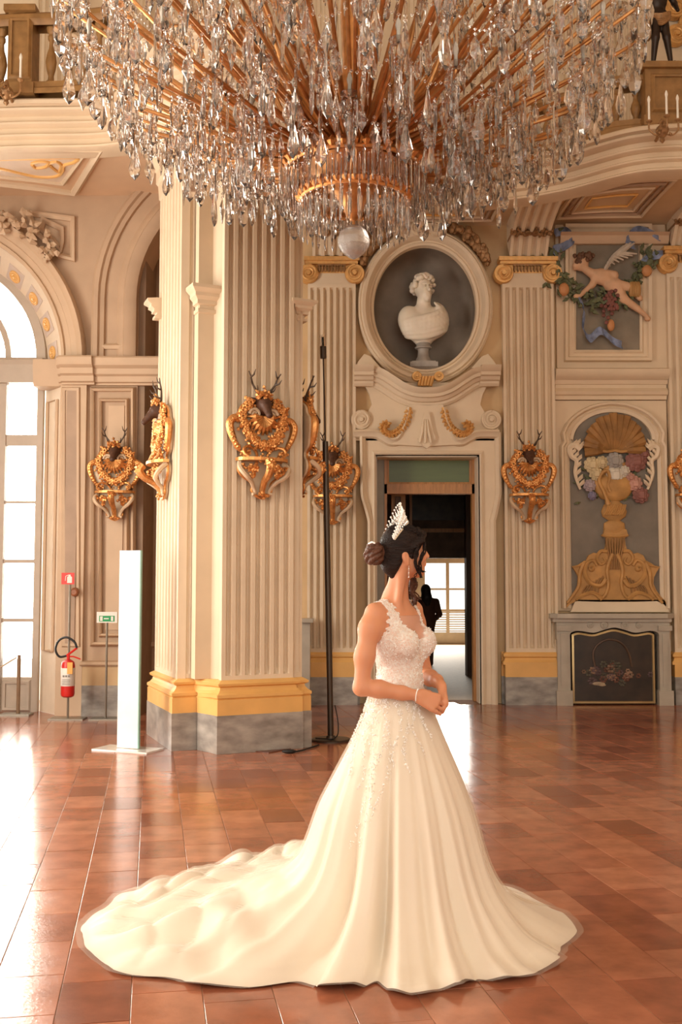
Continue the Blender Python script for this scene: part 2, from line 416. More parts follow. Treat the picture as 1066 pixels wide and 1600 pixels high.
def volute(mb, cx, cz, r, Y, out, sgn):
    mb.M = Matrix.Translation((cx, Y, cz)) @ Matrix.Rotation(PI / 2, 4, 'X')
    mb.lathe([(r * .98, -out * .2), (r, out * .55), (r * .93, out * .72), (r * .25, out * .72), (r * .2, out), (.001, out)], 24)
    mb.M = None
    sp = spiral(cx, cz, r * .86, 2.2, PI / 2, sgn, 44, .2)
    mb.tube([(x, Y - out * .75, z) for x, z in sp], [r * .13 * (1 - .55 * i / 44) for i in range(45)], 5)
def capital(name, xc, w, zt, zb, Y, parent):
    mb = MB(); H = zt - zb
    mb.box(xc - w * .60, xc + w * .60, Y - .2, Y, zt - H * .16, zt); mb.box(xc - w * .57, xc + w * .57, Y - .17, Y, zt - H * .28, zt - H * .16)
    vr = H * .40
    for s_ in (-1, 1): volute(mb, xc + s_ * w * .5, zt - H * .28 - vr * .95, vr, Y - .08, .12, s_)
    mb.box(xc - w * .42, xc + w * .42, Y - .12, Y, zt - H * .62, zt - H * .28)
    o = mb.build(name, GILTO, parent)
    mb = MB()
    for i in range(9):
        x = xc - w * .27 + w * .54 * i / 8
        mb.ell((x, Y - .13, zt - H * .45), (w * .028, .03, H * .15), 6, 5)
    mb.box(xc - w * .3, xc + w * .3, Y - .15, Y - .1, zt - H * .34, zt - H * .28)
    mb.build('egg_moulding', DARKGOLD, parent)
    return o
def pilaster(px0, px1, nfl, dz=0.0, console=None):
    xa, xb = bx(px0), bx(px1); xc, w = (xa + xb) / 2, xb - xa
    zp, zo, zc, zt = bz(1056), bz(1018), bz(448) + dz, bz(408) + dz
    mb = MB(); fluted(mb, Vector((xc, YB, 0)), Vector((1, 0, 0)), Vector((0, -1, 0)), w, zo, zc, nfl, .060, .14)
    sh = mb.build('pilaster', CREAM2, wall_back)
    MB().box(xc - w * .53, xc + w * .53, YB - .20, YB, 0, zp).build('plinth', GREYM, sh)
    h = zo - zp; mb = MB().box(xc - w * .53, xc + w * .53, YB - .19, YB, zp, zp + h * .5)
    prof = [(0, 0), (.05, 0), (.05, .03), (.03, .05), (.02, .08), (.04, .10), (.04, .125), (.01, .15), (0, .15)]
    mb.sweep([(xc - w / 2, YB), (xc - w / 2, YB - .14), (xc + w / 2, YB - .14), (xc + w / 2, YB)], [(-a, b * h * .5 / .15) for a, b in prof], zp + h * .5, plan=True)
    mb.build('base', ORANGE, sh)
    MB().box(xc - w * .5, xc + w * .5, YB - .13, YB, zc, zc + (zt - zc) * .5).build('neck', CREAM2, sh)
    capital('capital', xc, w * .96, zt, zc + .02, YB - .02, sh)
    return sh, xc, w, zt
pA = pilaster(481, 556, 7); pB = pilaster(786, 866, 7); pD = pilaster(1044, 1126, 7, dz=.14)
# ---- consoles: fluted brackets from the capitals up to the gallery cornice
def console(p, wf, zt, yt):
    sh, xc, w, z0 = p; w = w * wf
    lower = cr([(YB - .20, z0), (YB - .26, z0 + .08), (YB - .36, z0 + .19), (YB - .40, z0 + .26)], 5)
    upper = cr([(YB - .46, z0 + .24), (YB - .62, z0 + .30), ((YB + yt) / 2 - .16, (z0 + zt) / 2 + .12), (yt, zt - .02)], 6)
    for nm, sd in (('console', lower), ('console_arm', upper)):
        sec = flute_section(w, 4, .05); rows = []
        for k, (y, z) in enumerate(sd):
            a = sd[min(k + 1, len(sd) - 1)]; b_ = sd[max(k - 1, 0)]
            t = Vector((a[0] - b_[0], a[1] - b_[1])).normalized(); n = Vector((-t.y, t.x))      # n points forward and down
            if n.x > 0: n = -n
            rows.append([(xc - w / 2, YB, z + .25)] + [(xc + a_, y + n.x * d, z + n.y * d) for a_, d in sec] + [(xc + w / 2, YB, z + .25)])
        MB().grid(rows).build(nm, CREAM2, sh)
    mb = MB()
    for i in range(90):
        x = xc + rnd.uniform(-.5, .5) * w * 1.04; zz = z0 + .24 + rnd.uniform(-.02, .03); yy = YB - .44 + rnd.uniform(-.03, .03)
        q = Vector((rnd.uniform(-.05, .05), rnd.uniform(-.06, -.02), rnd.uniform(-.06, .05)))
        mb.tube([(x, yy, zz), Vector((x, yy, zz)) + q * .6, Vector((x, yy, zz)) + q], [.015, .022, .003], 4)
    mb.box(xc - w * .52, xc + w * .52, YB - .45, YB - .1, z0 + .225, z0 + .25)
    mb.build('leaf_band', DARKGOLD, sh)
console(pA, .80, 6.3, 12.85); console(pB, .74, 6.3, 12.62); console(pD, .86, 6.3, 11.85)
# ---- plinth / base course between the pilasters of the back wall
for a, b_ in ((380, 481), (556, 562), (780, 787), (866, 872), (1060, 1300)):
    mb = MB().box(bx(a), bx(b_), YB - .06, YB, 0, bz(1056)); o = mb.build('trim_plinth', GREYM, wall_back)
    MB().box(bx(a), bx(b_), YB - .05, YB, bz(1056), bz(1018)).build('trim_base', ORANGE, wall_back)

# ---- coved soffit above the back wall, rising to the gallery
CORN = [(-6.0, 11.6), (-4.6, 11.3), (-3.6, 11.13), (-2.6, 11.08), (-2.2, 10.85), (-1.95, 10.2), (-1.72, 9.78), (-1.2, 9.56), (-.6, 9.74), (-.2, 10.2), (-.05, 11.4), (.35, 12.5), (1.28, 12.8),
        (2.0, 12.68), (2.36, 12.55), (2.7, 12.36), (2.95, 12.16), (3.15, 11.98), (3.42, 11.8), (3.8, 11.72), (4.8, 11.66), (6.2, 11.6)]
CZ0, CZ1 = 6.25, 6.73
def gal(path, o):   # offset the gallery edge line (positive = towards the hall)
    out = []
    for i in range(len(path)):
        a = Vector(path[max(i - 1, 0)]); b_ = Vector(path[min(i + 1, len(path) - 1)]); t = (b_ - a).normalized(); out.append((path[i][0] + t.y * o, path[i][1] - t.x * o))
    return out
COVE = mat('cove_plaster', (.66, .47, .29), .6, var=.07, scale=2)
rows = []
for i in range(61):
    x = 6.2 * i / 60
    ye = np.interp(x, [c[0] for c in CORN[10:]], [c[1] for c in CORN[10:]])
    rows.append([(x, YB - (YB - ye) * (1 - math.cos(a)), 6.36 - .06 * math.sin(a) + .07 * math.sin(2 * a)) for a in [PI / 2 * k / 8 for k in range(9)]])
cove = MB().grid(rows).build('ceiling_cove', COVE, None); cove['kind'] = 'structure'
# upper part of the wall_back field between capitals and cove is already there; painted frames on the cove
def cove_pt(x, t):
    ye = float(np.interp(x, [c[0] for c in CORN[10:]], [c[1] for c in CORN[10:]])); a = PI / 2 * t
    return Vector((x, YB - (YB - ye) * (1 - math.cos(a)) - .01, 6.36 - .06 * math.sin(a) + .07 * math.sin(2 * a) - .015))
for xa, xb in ((.75, 2.0), (2.85, 3.95)):
    for ins, mm, rr in ((0, CREAM, .03), (.10, BROWNP, .025), (.2, CREAM, .02), (.36, ORANGE, .015)):
        pts = []
        X0, X1, t0, t1 = xa + ins * .8, xb - ins * .8, .35 + ins * .5, .88 - ins * .5
        for q in [(X0, t0), (X1, t0), (X1, t1), (X0, t1), (X0, t0)]: pts.append(q)
        path = []
        for k in range(4):
            for j in range(6):
                u = j / 6; path.append(cove_pt(pts[k][0] + (pts[k + 1][0] - pts[k][0]) * u, pts[k][1] + (pts[k + 1][1] - pts[k][1]) * u))
        path.append(path[0]); MB().tube(path, rr, 5).build('painted_frame', mm, cove)

# ---- gallery: cornice, floor slab
gallery = empty('trim_gallery', (0, 0, 0), kind='structure')
prof = [(-.25, 0), (0, 0), (.03, .012), (.035, .03), (.015, .045), (.0, .05), (.0, .11), (.025, .115), (.05, .13), (.055, .15), (.03, .165), (.02, .17), (.02, .225), (.05, .23), (.085, .25), (.09, .27), (.06, .285), (.055, .29), (.06, .34), (.12, .35), (.16, .37), (.17, .39), (.14, .40), (.14, .41), (.20, .425), (.205, .46), (.19, .48), (-.25, .48)]
MB().sweep([tuple(p) for p in cr(CORN, 5)], [(-a, b_) for a, b_ in prof], CZ0, plan=True).build('cornice', CREAM, gallery, ang=25)
sl = [tuple(p) for p in gal([tuple(p) for p in cr(CORN, 3)], -.12)]
mb = MB(); mb.plan(sl + [(6.2, 14.3), (-6, 14.3)], CZ0 + .2, CZ1 - .03); mb.build('gallery_slab', TAN, gallery, smooth=False)
# ---- left bay soffit with the painted panel
SOFF = mat('salmon_soffit_plaster', (.74, .52, .34), .6, var=.06, scale=2)
sof = MB().plan(gal([tuple(p) for p in cr(CORN[:6], 4)], -.05) + [(-1.6, 10.6), (-1.6, 13.2), (-6.0, 13.2)], CZ0 + .05, CZ0 + .11).build('ceiling_bay', SOFF, None, smooth=False); sof['kind'] = 'structure'
# soffit panels drawn on the plane z = CZ0 + .05
zq = CZ0 + .05
def so(px, py): p = fl(px, py, zq); return (p.x, p.y)
fr = [so(-60, 232), so(60, 232), so(158, 230), so(116, 299), so(60, 291), so(-60, 277)]
frame2 = [so(-60, 240), so(60, 240), so(132, 238), so(98, 284), so(50, 278), so(-60, 266)]
PAINTP = mat('pale_pink_panel', (.80, .66, .52), .6, var=.05)
MB().plan(frame2[::-1], zq - .02, zq + .01).build('painted_panel', PAINTP, sof, smooth=False)
def flat_tube(mb, path, z, r): mb.tube([(x, y, z) for x, y in path], r, 6)
mb = MB(); flat_tube(mb, fr + [fr[0]], zq - .01, .05); flat_tube(mb, frame2 + [frame2[0]], zq - .02, .03); mb.build('panel_moulding', CREAM, sof)
mb = MB()
for path in ([so(-20, 246), so(60, 244), so(120, 243), so(116, 250), so(100, 255), so(98, 264), so(88, 272), so(60, 273), so(30, 267), so(0, 260), so(-40, 254)],
             [so(50, 252), so(60, 249), so(76, 250), so(72, 257), so(56, 259), so(50, 254)], [so(76, 252), so(88, 249), so(96, 256), so(92, 265), so(82, 259), so(78, 255)]):
    flat_tube(mb, [tuple(p) for p in cr([(a, b_) for a, b_ in path], 5)], zq - .022, .022)
mb.build('arabesque', ORANGE, sof)

# ---- upper storey seen above the gallery
UP = mat('upper_wall_plaster', (.74, .60, .43), .6, var=.06)
up = empty('wall_upper', (0, 14.3, CZ1), kind='structure')
mb = MB(); WX0, WX1 = at(-40, 60, 14.3).x, at(17, 60, 14.3).x
mb.box(-6, WX0, 14.3, 14.6, CZ1, 11); mb.box(WX1, 6.2, 14.3, 14.6, CZ1, 11); mb.box(WX0, WX1, 14.3, 14.6, 9.4, 11); mb.box(WX0, WX1, 14.3, 14.6, CZ1, CZ1 + .15)
mb.build('wall_field', UP, up, smooth=False)
for pxa, pxb in ((60, 115), (180, 235), (330, 410), (470, 540), (640, 720), (880, 935), (960, 1010)):
    xa, xb = at(pxa, 40, 14.3).x, at(pxb, 40, 14.3).x
    mb = MB(); fluted(mb, Vector(((xa + xb) / 2, 14.3, 0)), Vector((1, 0, 0)), Vector((0, -1, 0)), xb - xa, CZ1, 10.8, 5, .03, .12); mb.build('pilaster', CREAM2, up)
# ---- rest of the hall shell beyond the picture
o = MB().box(6.2, 6.5, -5, 14.3, 0, 11).build('wall_right', CREAM, None, smooth=False); o['kind'] = 'structure'
o = MB().box(-6.3, 6.5, -5, 14.6, 11, 11.3).build('ceiling', CREAM, None, smooth=False); o['kind'] = 'structure'
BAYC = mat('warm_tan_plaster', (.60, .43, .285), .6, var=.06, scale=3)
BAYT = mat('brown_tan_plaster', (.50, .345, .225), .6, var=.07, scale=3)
# ================================================================== LEFT BAY: arched window, panelled wall, arch rib
def Lp(px, py, Y=YL): p = at(px, py, Y); return (p.x, p.z)
YW = 12.98
wxc = at(-98, 560, YW).x; wr = at(57, 600, YW).x - wxc; wzs = at(0, 562, YW).z
RO = at(98, 540, YL).x - wxc; RA = at(136, 540, YL).x - wxc; zsp = at(98, 565, YL).z
wall_left = empty('wall_left', (0, YL, 0), kind='structure')
XE = at(214, 700, YL).x
poly = [(wxc + RO, 0)] + [(wxc + RO * math.cos(PI * i / 32), zsp + RO * math.sin(PI * i / 32)) for i in range(33)] + [(wxc - RO, 0), (wxc - RO - .8, 0), (wxc - RO - .8, 6.35), (XE, 6.35), (XE, 0)]
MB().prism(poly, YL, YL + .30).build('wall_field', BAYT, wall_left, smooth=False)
# splayed reveal of the window arch (jambs and soffit)
REV = mat('reveal_plaster', (.80, .66, .50), .6, var=.05)
RI = wr + .10
def archpath(r, zs, n=32): return [(wxc + r, 0), (wxc + r, zs * .5)] + [(wxc + r * math.cos(PI * i / n), zs + r * math.sin(PI * i / n)) for i in range(n + 1)] + [(wxc - r, zs * .5), (wxc - r, 0)]
pa, pb = archpath(RO, zsp), archpath(RI, zsp - .02)
MB().grid([[(x, YL + .02, z) for x, z in pa], [(x, YW + .05, z) for x, z in pb]]).build('reveal', REV, wall_left)
# archivolt
ap = [(wxc + RO * math.cos(PI * i / 40), zsp + RO * math.sin(PI * i / 40)) for i in range(41)]
dA = RA - RO
MB().sweep(ap, [(0, 0), (0, .06), (-.04, .08), (-.05, .05), (-.12, .06), (-.13, .09), (-.2, .10), (-.24, .14), (-dA + .02, .16), (-dA, .13), (-dA, 0)], YL).build('archivolt', BAYC, wall_left)
# rosettes painted and carved on the arch soffit
ro = MB(); r0 = .085
ro.M = Matrix.Rotation(PI / 2, 4, 'X')
ro.lathe([(r0, 0), (r0, .012), (r0 * .86, .02), (r0 * .74, .012), (r0 * .6, .012), (r0 * .5, .022), (r0 * .36, .012), (r0 * .3, .012), (r0 * .2, .028), (.001, .03)], 20)
ros_me = ro.mesh('rosette', ORANGE)
ro = MB(); ro.box(-.125, .125, -.01, .0, -.13, .13); sq_me = ro.mesh('rosette_panel', mat('mauve_grey_paint', (.62, .50, .42), .6))
slope = math.atan2(YW + .03 - YL, RO - RI)
for k in range(13):
    a = math.radians(6 + 14 * k); f_ = .5; rr = RO + (RI - RO) * f_; yy = YL + .02 + (YW + .03 - YL) * f_
    P0 = Vector((wxc + rr * math.cos(a), yy, zsp + rr * math.sin(a)))
    er = Vector((math.cos(a), 0, math.sin(a))); et = Vector((-math.sin(a), 0, math.cos(a)))
    n = (-er * math.sin(slope) + Vector((0, -1, 0)) * math.cos(slope)).normalized()
    ex = et; ez = n.cross(et) * -1
    Mx = Matrix((( ex.x, -n.x, ez.x, 0), (ex.y, -n.y, ez.y, 0), (ex.z, -n.z, ez.z, 0), (0, 0, 0, 1)))
    for me, nm, off in ((sq_me, 'rosette_panel', .004), (ros_me, 'rosette', .012)):
        o = bpy.data.objects.new(nm, me); link(o); o.parent = wall_left
        o.matrix_basis = Matrix.Translation(P0 + n * off - chain_loc(wall_left)) @ Mx
# foliage carved over the crown of the arch
mb = MB()
for i in range(46):
    a = math.radians(rnd.uniform(38, 62)); rr = RA + rnd.uniform(-.06, .16) * (1 + (a - .6))
    c = Vector((wxc + rr * math.cos(a), YL - .16 + rnd.uniform(-.04, .03), zsp + rr * math.sin(a)))
    q = Vector((rnd.uniform(-.12, .12), rnd.uniform(-.05, 0), rnd.uniform(-.12, .12)))
    mb.tube([c, c + q * .5 + Vector((0, -.03, 0)), c + q], [.02, .045, .006], 5)
mb.build('arch_foliage', BAYC, wall_left)
# triangular spandrel panels and their frames
def frame_path(mb, pts, prof, Y, closed=True): mb.sweep(pts, prof, Y, closed=closed)
sp = [Lp(58, 342), Lp(118, 352), Lp(116, 408)]
def arcpts(r, a0, a1, n=8): return [(wxc + r * math.cos(math.radians(a0 + (a1 - a0) * i / n)), zsp + r * math.sin(math.radians(a0 + (a1 - a0) * i / n))) for i in range(n + 1)]
for s_, mm in ((0, BAYC), (.13, BAYT)):
    tri = [(Lp(40, 330)[0] + s_ * 1.6, Lp(40, 330)[1] - s_ * .6), (Lp(118, 340)[0] - s_, Lp(118, 340)[1] - s_), (Lp(118, 410)[0] - s_, Lp(118, 410)[1] + s_ * 1.9)] + arcpts(RA + .08 + s_ * .5, 37, 52)[1:-1]
    MB().sweep(tri, [(0, 0), (0, .05), (-.03, .06), (-.06, .03), (-.06, 0)], YL, closed=True).build('spandrel_moulding', mm, wall_left)
# impost entablature
imp = [(.0, 0), (0, .05), (.02, .05), (.03, .09), (.09, .10), (.11, .14), (.17, .15), (.20, .20), (.25, .22), (.28, .22), (.30, .20), (.30, 0)]
ze0, ze1 = Lp(100, 603)[1], Lp(100, 562)[1]; kz = (ze1 - ze0) / .30
xr = at(243, 600, YL).x
MB().sweep([(wxc + RO - .02, ze0), (XE + .3, ze0)], [(a * kz, b_) for a, b_ in imp], YL).build('impost_cornice', BAYC, wall_left)
MB().sweep([(wxc + RO + .02, ze0), (wxc + RA + .12, ze0)], [(a * kz, b_ + .05) for a, b_ in imp], YL).build('impost_block', BAYC, wall_left)
# jamb pilaster strip with its brown inset panel
xa, xb = wxc + RO, Lp(134, 800)[0]
MB().box(xa, xb, YL - .06, YL, 0, ze0).build('pilaster', BAYC, wall_left)
o = MB().box(Lp(104, 800)[0], Lp(122, 800)[0], YL - .075, YL - .05, Lp(110, 1005)[1], Lp(110, 612)[1]).build('inset_panel', BROWNP, wall_left)
MB().sweep([Lp(104, 1005), Lp(122, 1005), Lp(122, 612), Lp(104, 612)], [(0, .05), (0, .075), (-.03, .085), (-.05, .05)], YL, closed=True).build('panel_moulding', BAYC, wall_left)
# splayed jamb inset on the reveal
def revpt(f_, z, lift=.006):
    x = wxc + RO + (RI - RO) * f_; y = YL + .02 + (YW + .03 - YL) * f_; return Vector((x, y, z)) + Vector((-(YW - YL), -(RO - RI), 0)).normalized() * lift
zz0, zz1 = .75, ze0 - .15
mb = MB()
pts = [revpt(.22, zz0, .02), revpt(.78, zz0, .02), revpt(.78, zz1, .02), revpt(.22, zz1, .02), revpt(.22, zz0, .02)]
mb.tube(pts, .022, 5); mb.build('jamb_moulding', BAYC, wall_left)
MB().sweep([(wxc + RI - .03, ze0), (wxc + RO, ze0)], [(0, -.3), (0, -.02), (.06 * kz, 0), (.2 * kz, .03), (.3 * kz, .03), (.3 * kz, -.3)], YL).build('impost_return', BAYC, wall_left)
# panelled wall right of the strip: nested rectangular mouldings above and below the impost
for (x0_, x1_, y0_, y1_), w_ in (((148, 206, 1003, 612), .05), ((160, 197, 990, 628), .04), ((150, 203, 552, 500), 0)):
    if w_: MB().sweep([Lp(x0_, y0_), Lp(x1_, y0_), Lp(x1_, y1_), Lp(x0_, y1_)], [(0, 0), (0, .05), (-w_ * .5, .07), (-w_, .03), (-w_, 0)], YL, closed=True).build('panel_moulding', BAYC, wall_left)
MB().box(Lp(166, 900)[0], Lp(191, 900)[0], YL - .015, YL, Lp(160, 984)[1], Lp(160, 634)[1]).build('raised_panel', BAYC, wall_left)
# low base course of the bay
xa, xb = Lp(131, 1050)[0], XE + .02
MB().box(xa, xb, YL - .10, YL, 0, Lp(150, 1070)[1]).build('trim_plinth', GREYM, wall_left)
MB().box(xa, xb, YL - .09, YL, Lp(150, 1070)[1], Lp(150, 1040)[1]).build('trim_base', OCHRE, wall_left)
MB().sweep([(xa - .02, Lp(150, 1040)[1]), (xb, Lp(150, 1040)[1])], [(0, 0), (0, .11), (.02, .13), (.05, .11), (.06, 0)], YL).build('base_moulding', BAYC, wall_left)
# ---- the big arch rib right of the window bay
zi = ze1
RX, RZ = at(408, 470, YL).x, at(408, 470, YL).z; RR = RX - at(147, 470, YL).x; RIN = RX - at(216, 470, YL).x; Dr = RR - RIN
rp = [(RX - RR, zi), (RX - RR, RZ)] + [(RX - RR * math.cos(math.radians(a)), RZ + RR * math.sin(math.radians(a))) for a in range(5, 91, 5)]
pr_ = [(0, 0), (0, .10), (.03, .13), (.08, .13), (.10, .10), (.15, .09), (.16, .05), (.22, .05), (.30, .05), (.34, .09), (.38, .10), (.40, .13), (Dr - .05, .13), (Dr, .10), (Dr, -.5)]
pr_ = [(-a, h) for a, h in pr_]
MB().sweep(rp, pr_, YL - .02).build('arch_rib', BAYT, wall_left)
# foot of the arch panel
MB().sweep([Lp(163, 548), Lp(196, 548)], [(0, .03), (0, .08), (.04, .1), (.07, .06), (.07, .03)], YL - .02).build('panel_moulding', BAYC, wall_left)
# passage wall behind the arch rib and the pier
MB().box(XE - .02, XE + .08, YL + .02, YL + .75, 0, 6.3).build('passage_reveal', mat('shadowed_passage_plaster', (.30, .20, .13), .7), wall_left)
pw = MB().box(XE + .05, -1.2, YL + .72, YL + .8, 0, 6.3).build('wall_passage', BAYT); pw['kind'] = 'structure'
for (a, b_, c, d) in ((226, 262, 1003, 612), (226, 262, 560, 330)):
    Y_ = YL + .72
    MB().sweep([Lp(a, c, Y_), Lp(b_, c, Y_), Lp(b_, d, Y_), Lp(a, d, Y_)], [(0, 0), (0, .04), (-.05, .05), (-.08, .0)], Y_, closed=True).build('panel_moulding', BAYC, pw)
MB().box(XE + .06, -1.2, YL + .62, YL + .72, 0, Lp(150, 1068, YL + .6)[1]).build('trim_plinth', GREYM, pw)
MB().sweep([(XE + .06, ze0), (-1.2, ze0)], [(a * kz, b_) for a, b_ in imp], YL + .72).build('impost_cornice', BAYC, pw)

# ---- arched window: frame bars and panes
window = empty('window_1', (wxc, YW, 0), kind='structure')
WF = mat('window_frame_paint', (.52, .43, .34), .5, var=.06)
GLASS = mat('window_glass', (1, 1, 1), .03, var=0, trans=1.0, ior=1.02, spec=.2)
def bar(x0_, x1_, z0_, z1_, d0=-.04, d1=.04): MB().box(x0_, x1_, YW + d0, YW + d1, z0_, z1_).build('window_bar', WF, window)
gx1 = at(56, 800, YW).x; gx0 = at(8, 800, YW).x; wz = lambda py: at(30, py, YW).z
bar(wxc - RI, wxc + RI, wz(600), wz(562), -.10, .06)          # transom
MB().sweep([(wxc - RI, wz(572)), (wxc + RI, wz(572))], [(0, .1), (.05, .13), (.09, .10)], YW).build('transom_moulding', WF, window)
for s_ in (-1, 1):
    xs = [wxc + s_ * (gx1 - wxc), wxc + s_ * RI]; bar(min(xs), max(xs), 0, wz(600))
    xs = [wxc + s_ * (gx0 - wxc), wxc + s_ * (gx0 - wxc - .13)]; bar(min(xs), max(xs), 0, wz(600), -.05, .05)
    lo, hi = sorted((wxc + s_ * (gx0 - wxc), wxc + s_ * (gx1 - wxc)))
    ys = [(1112, 1058, 0), (972, 966, 1), (880, 874, 1), (787, 783, 1), (697, 680, 1)]
    bar(lo, hi, 0, wz(1058), -.02, .03)
    MB().sweep([(lo + .06, wz(1105)), (hi - .06, wz(1105)), (hi - .06, wz(1068)), (lo + .06, wz(1068))], [(0, .02), (0, .04), (-.03, .045), (-.05, .02)], YW, closed=True).build('kick_panel_moulding', WF, window)
    for a, b_, _ in ys[1:]: bar(lo, hi, wz(a), wz(b_), -.03, .03)
    tops = [1058, 966, 874, 783, 680]; bots = [972, 880, 787, 697, 600]
    for a, b_ in zip(tops, bots): MB().box(lo, hi, YW - .004, YW + .004, wz(a), wz(b_)).build('pane', GLASS, window)
# middle bay of the window (left of the picture)
xs = sorted((wxc - (gx0 - wxc - .13), wxc + (gx0 - wxc - .13)))
for a, b_ in zip([1058, 966, 874, 783, 680], [972, 880, 787, 697, 600]):
    bar(xs[0], xs[1], wz(a) - .05 if a < 1058 else 0, wz(a), -.03, .03); MB().box(xs[0], xs[1], YW - .004, YW + .004, wz(a), wz(b_)).build('pane', GLASS, window)
mb = MB(); mb.sweep([(wxc + wr * math.cos(PI * i / 32), wzs + wr * math.sin(PI * i / 32)) for i in range(33)], [(.0, -.04), (0, .04), (-.03, .06), (-.12, .05), (-.13, -.04)], YW); mb.build('arch_frame', WF, window)
mb = MB()
ri = at(10, 555, YW).x - wxc
mb.sweep([(wxc + ri * math.cos(PI * i / 24), wzs + ri * math.sin(PI * i / 24)) for i in range(25)], [(0, -.03), (0, .03), (-.07, .03), (-.07, -.03)], YW); mb.build('fan_bar', WF, window)
pan = [(wxc + wr * math.cos(PI * i / 24), wzs + wr * math.sin(PI * i / 24)) for i in range(25)]
MB().prism(pan, YW - .004, YW + .004).build('fan_pane', GLASS, window, smooth=False)
MB().box(wxc - 2.4, wxc + 2.4, YW + .05, YW + .12, 5.0, 6.5).build('window_head', BAYT, window) if False else None

# ---- left side wall of the hall with its tall windows (out of the picture, source of the daylight)
side = empty('wall_side', (-6.1, 0, 0), kind='structure')
mb = MB(); wins = [(3.6, 5.6), (7.3, 9.3)]; ys = [-5, 3.6, 5.6, 7.3, 9.3, 12.6]
for a, b_ in ((-5, 3.6), (5.6, 7.3), (9.3, 12.6)): mb.box(-6.3, -6.0, a, b_, 0, 11)
for a, b_ in wins: mb.box(-6.3, -6.0, a, b_, 5.3, 11); mb.box(-6.3, -6.0, a, b_, 0, .5)
mb.build('wall_field', CREAM, side, smooth=False)
for a, b_ in wins:
    fr_ = MB()
    for k in range(1, 3): fr_.box(-6.2, -6.12, a + (b_ - a) * k / 3 - .03, a + (b_ - a) * k / 3 + .03, .5, 5.3)
    for k in range(1, 5): fr_.box(-6.2, -6.12, a, b_, .5 + .96 * k - .03, .5 + .96 * k + .03)
    fr_.build('window_bars', WF, side, smooth=False)

# ================================================================== THE PIER
pier = empty('fluted_pier', (-1.25, 10.2, 0), 0, 'cream fluted pier with grey marble plinth and orange base left of the bride', 'pillar')
E1 = Vector((math.cos(math.radians(26)), math.sin(math.radians(26)), 0)); N1 = Vector((E1.y, -E1.x, 0))
F0 = Vector((-1.105, 9.80, 0)); L1F = .72
E2 = Vector((-.36, .933, 0)).normalized(); N2 = Vector((-E2.y, E2.x, 0)) * 1.0
C1 = Vector((-1.535, 10.0, 0)); L2 = 1.08
if N2.x > 0: N2 = -N2
F1 = F0 + E1 * L1F; G1 = F1 + E1 * .11 - N1 * .04
H0 = C1 + E1 * .13
ZT = CZ0
shaft = [C1, H0, H0 - N1 * .05, F0 - E1 * .01 - N1 * .07, F0, F1, F1 - N1 * .05, G1, G1 - N1 * .55 + E1 * .05, C1 + E2 * L2 + E1 * .9, C1 + E2 * L2]
def offs(poly, d):
    n = len(poly); out = []; A = sum(poly[i].x * poly[(i + 1) % n].y - poly[(i + 1) % n].x * poly[i].y for i in range(n)); sg = 1 if A > 0 else -1
    for i in range(n):
        a, b_, c = poly[i - 1], poly[i], poly[(i + 1) % n]
        d0 = (b_ - a).normalized(); d1 = (c - b_).normalized(); n0 = Vector((d0.y, -d0.x, 0)) * sg; n1 = Vector((d1.y, -d1.x, 0)) * sg
        m = n0 + n1
        if m.length < 1e-5: m = n0
        m.normalize(); out.append(b_ + m * (d / max(.5, m.dot(n0))))
    return out
def xy(p): return [(q.x, q.y) for q in p]
zpl, zor = .345, .66
MB().plan(xy(offs(shaft, -.065)), zor - .05, ZT).build('core', CREAM, pier, smooth=False)
MB().plan(xy(offs(shaft, .075)), 0, zpl).build('plinth', GREYM, pier, smooth=False)
mb = MB(); st = [(.07, zpl), (.07, zpl + .14), (.06, zpl + .145), (.075, zpl + .16), (.075, zpl + .185), (.05, zpl + .20), (.028, zpl + .225), (.02, zpl + .25), (.05, zpl + .265), (.055, zpl + .285), (.03, zpl + .30), (.0, zpl + .315)]
for (d0, za), (d1, zb) in zip(st, st[1:]): mb.plan(xy(offs(shaft, d0)), za, zb + .0005, xy(offs(shaft, d1)))
mb.build('base', ORANGE, pier, smooth=False)
def slab(name, P0, e, n, L_, nf, dep, pr):
    mb = MB(); fluted(mb, P0 + e * L_ / 2 - n * .07, e, n, L_, zor - .01, ZT, nf, dep, .07 + pr); return mb.build(name, CREAM2, pier)
slab('fluted_face', F0, E1, N1, L1F, 7, .060, .0)
slab('fluted_face', C1 + E2 * L2, -E2, N2, L2, 7, .055, .01)
slab('fluted_return', C1, E1, N1, .13, 2, .018, .0)
slab('fluted_return', F1 + E1 * .0 - N1 * .04, E1, N1, .11, 1, .02, .0)
# small moulded capitals on the plain strips between the fluted faces
def small_cap(c, e, n, w_, zb, h):
    mb = MB(); prof = [(0, 0), (.02, .01), (.02, .05), (.0, .06), (.0, .10), (.03, .115), (.03, .16), (.06, .20), (.06, .24), (.10, .29), (.10, .33), (0, .35)]
    for (d0, za), (d1, zb_) in zip(prof, prof[1:]):
        k = h / .35
        q = lambda d: [c - e * (w_ / 2 + d) - n * .12, c + e * (w_ / 2 + d) - n * .12, c + e * (w_ / 2 + d) + n * d, c - e * (w_ / 2 + d) + n * d]
        mb.plan(xy(q(d0)), zb + za * k, zb + zb_ * k + .0005, xy(q(d1)))
    mb.build('small_capital', CREAM, pier, smooth=False)
mid = (H0 - N1 * .05 + F0 - E1 * .01 - N1 * .07) / 2
zc0 = at(322, 492, 10.0).z
small_cap(mid + N1 * .02, E1, N1, .16, zc0, at(322, 448, 10.0).z - zc0)
MB().plan(xy([mid - E1 * .09 - N1 * .1, mid + E1 * .09 - N1 * .1, mid + E1 * .09 + N1 * .015, mid - E1 * .09 + N1 * .015]), zor, zc0).build('plain_strip', CREAM, pier, smooth=False)
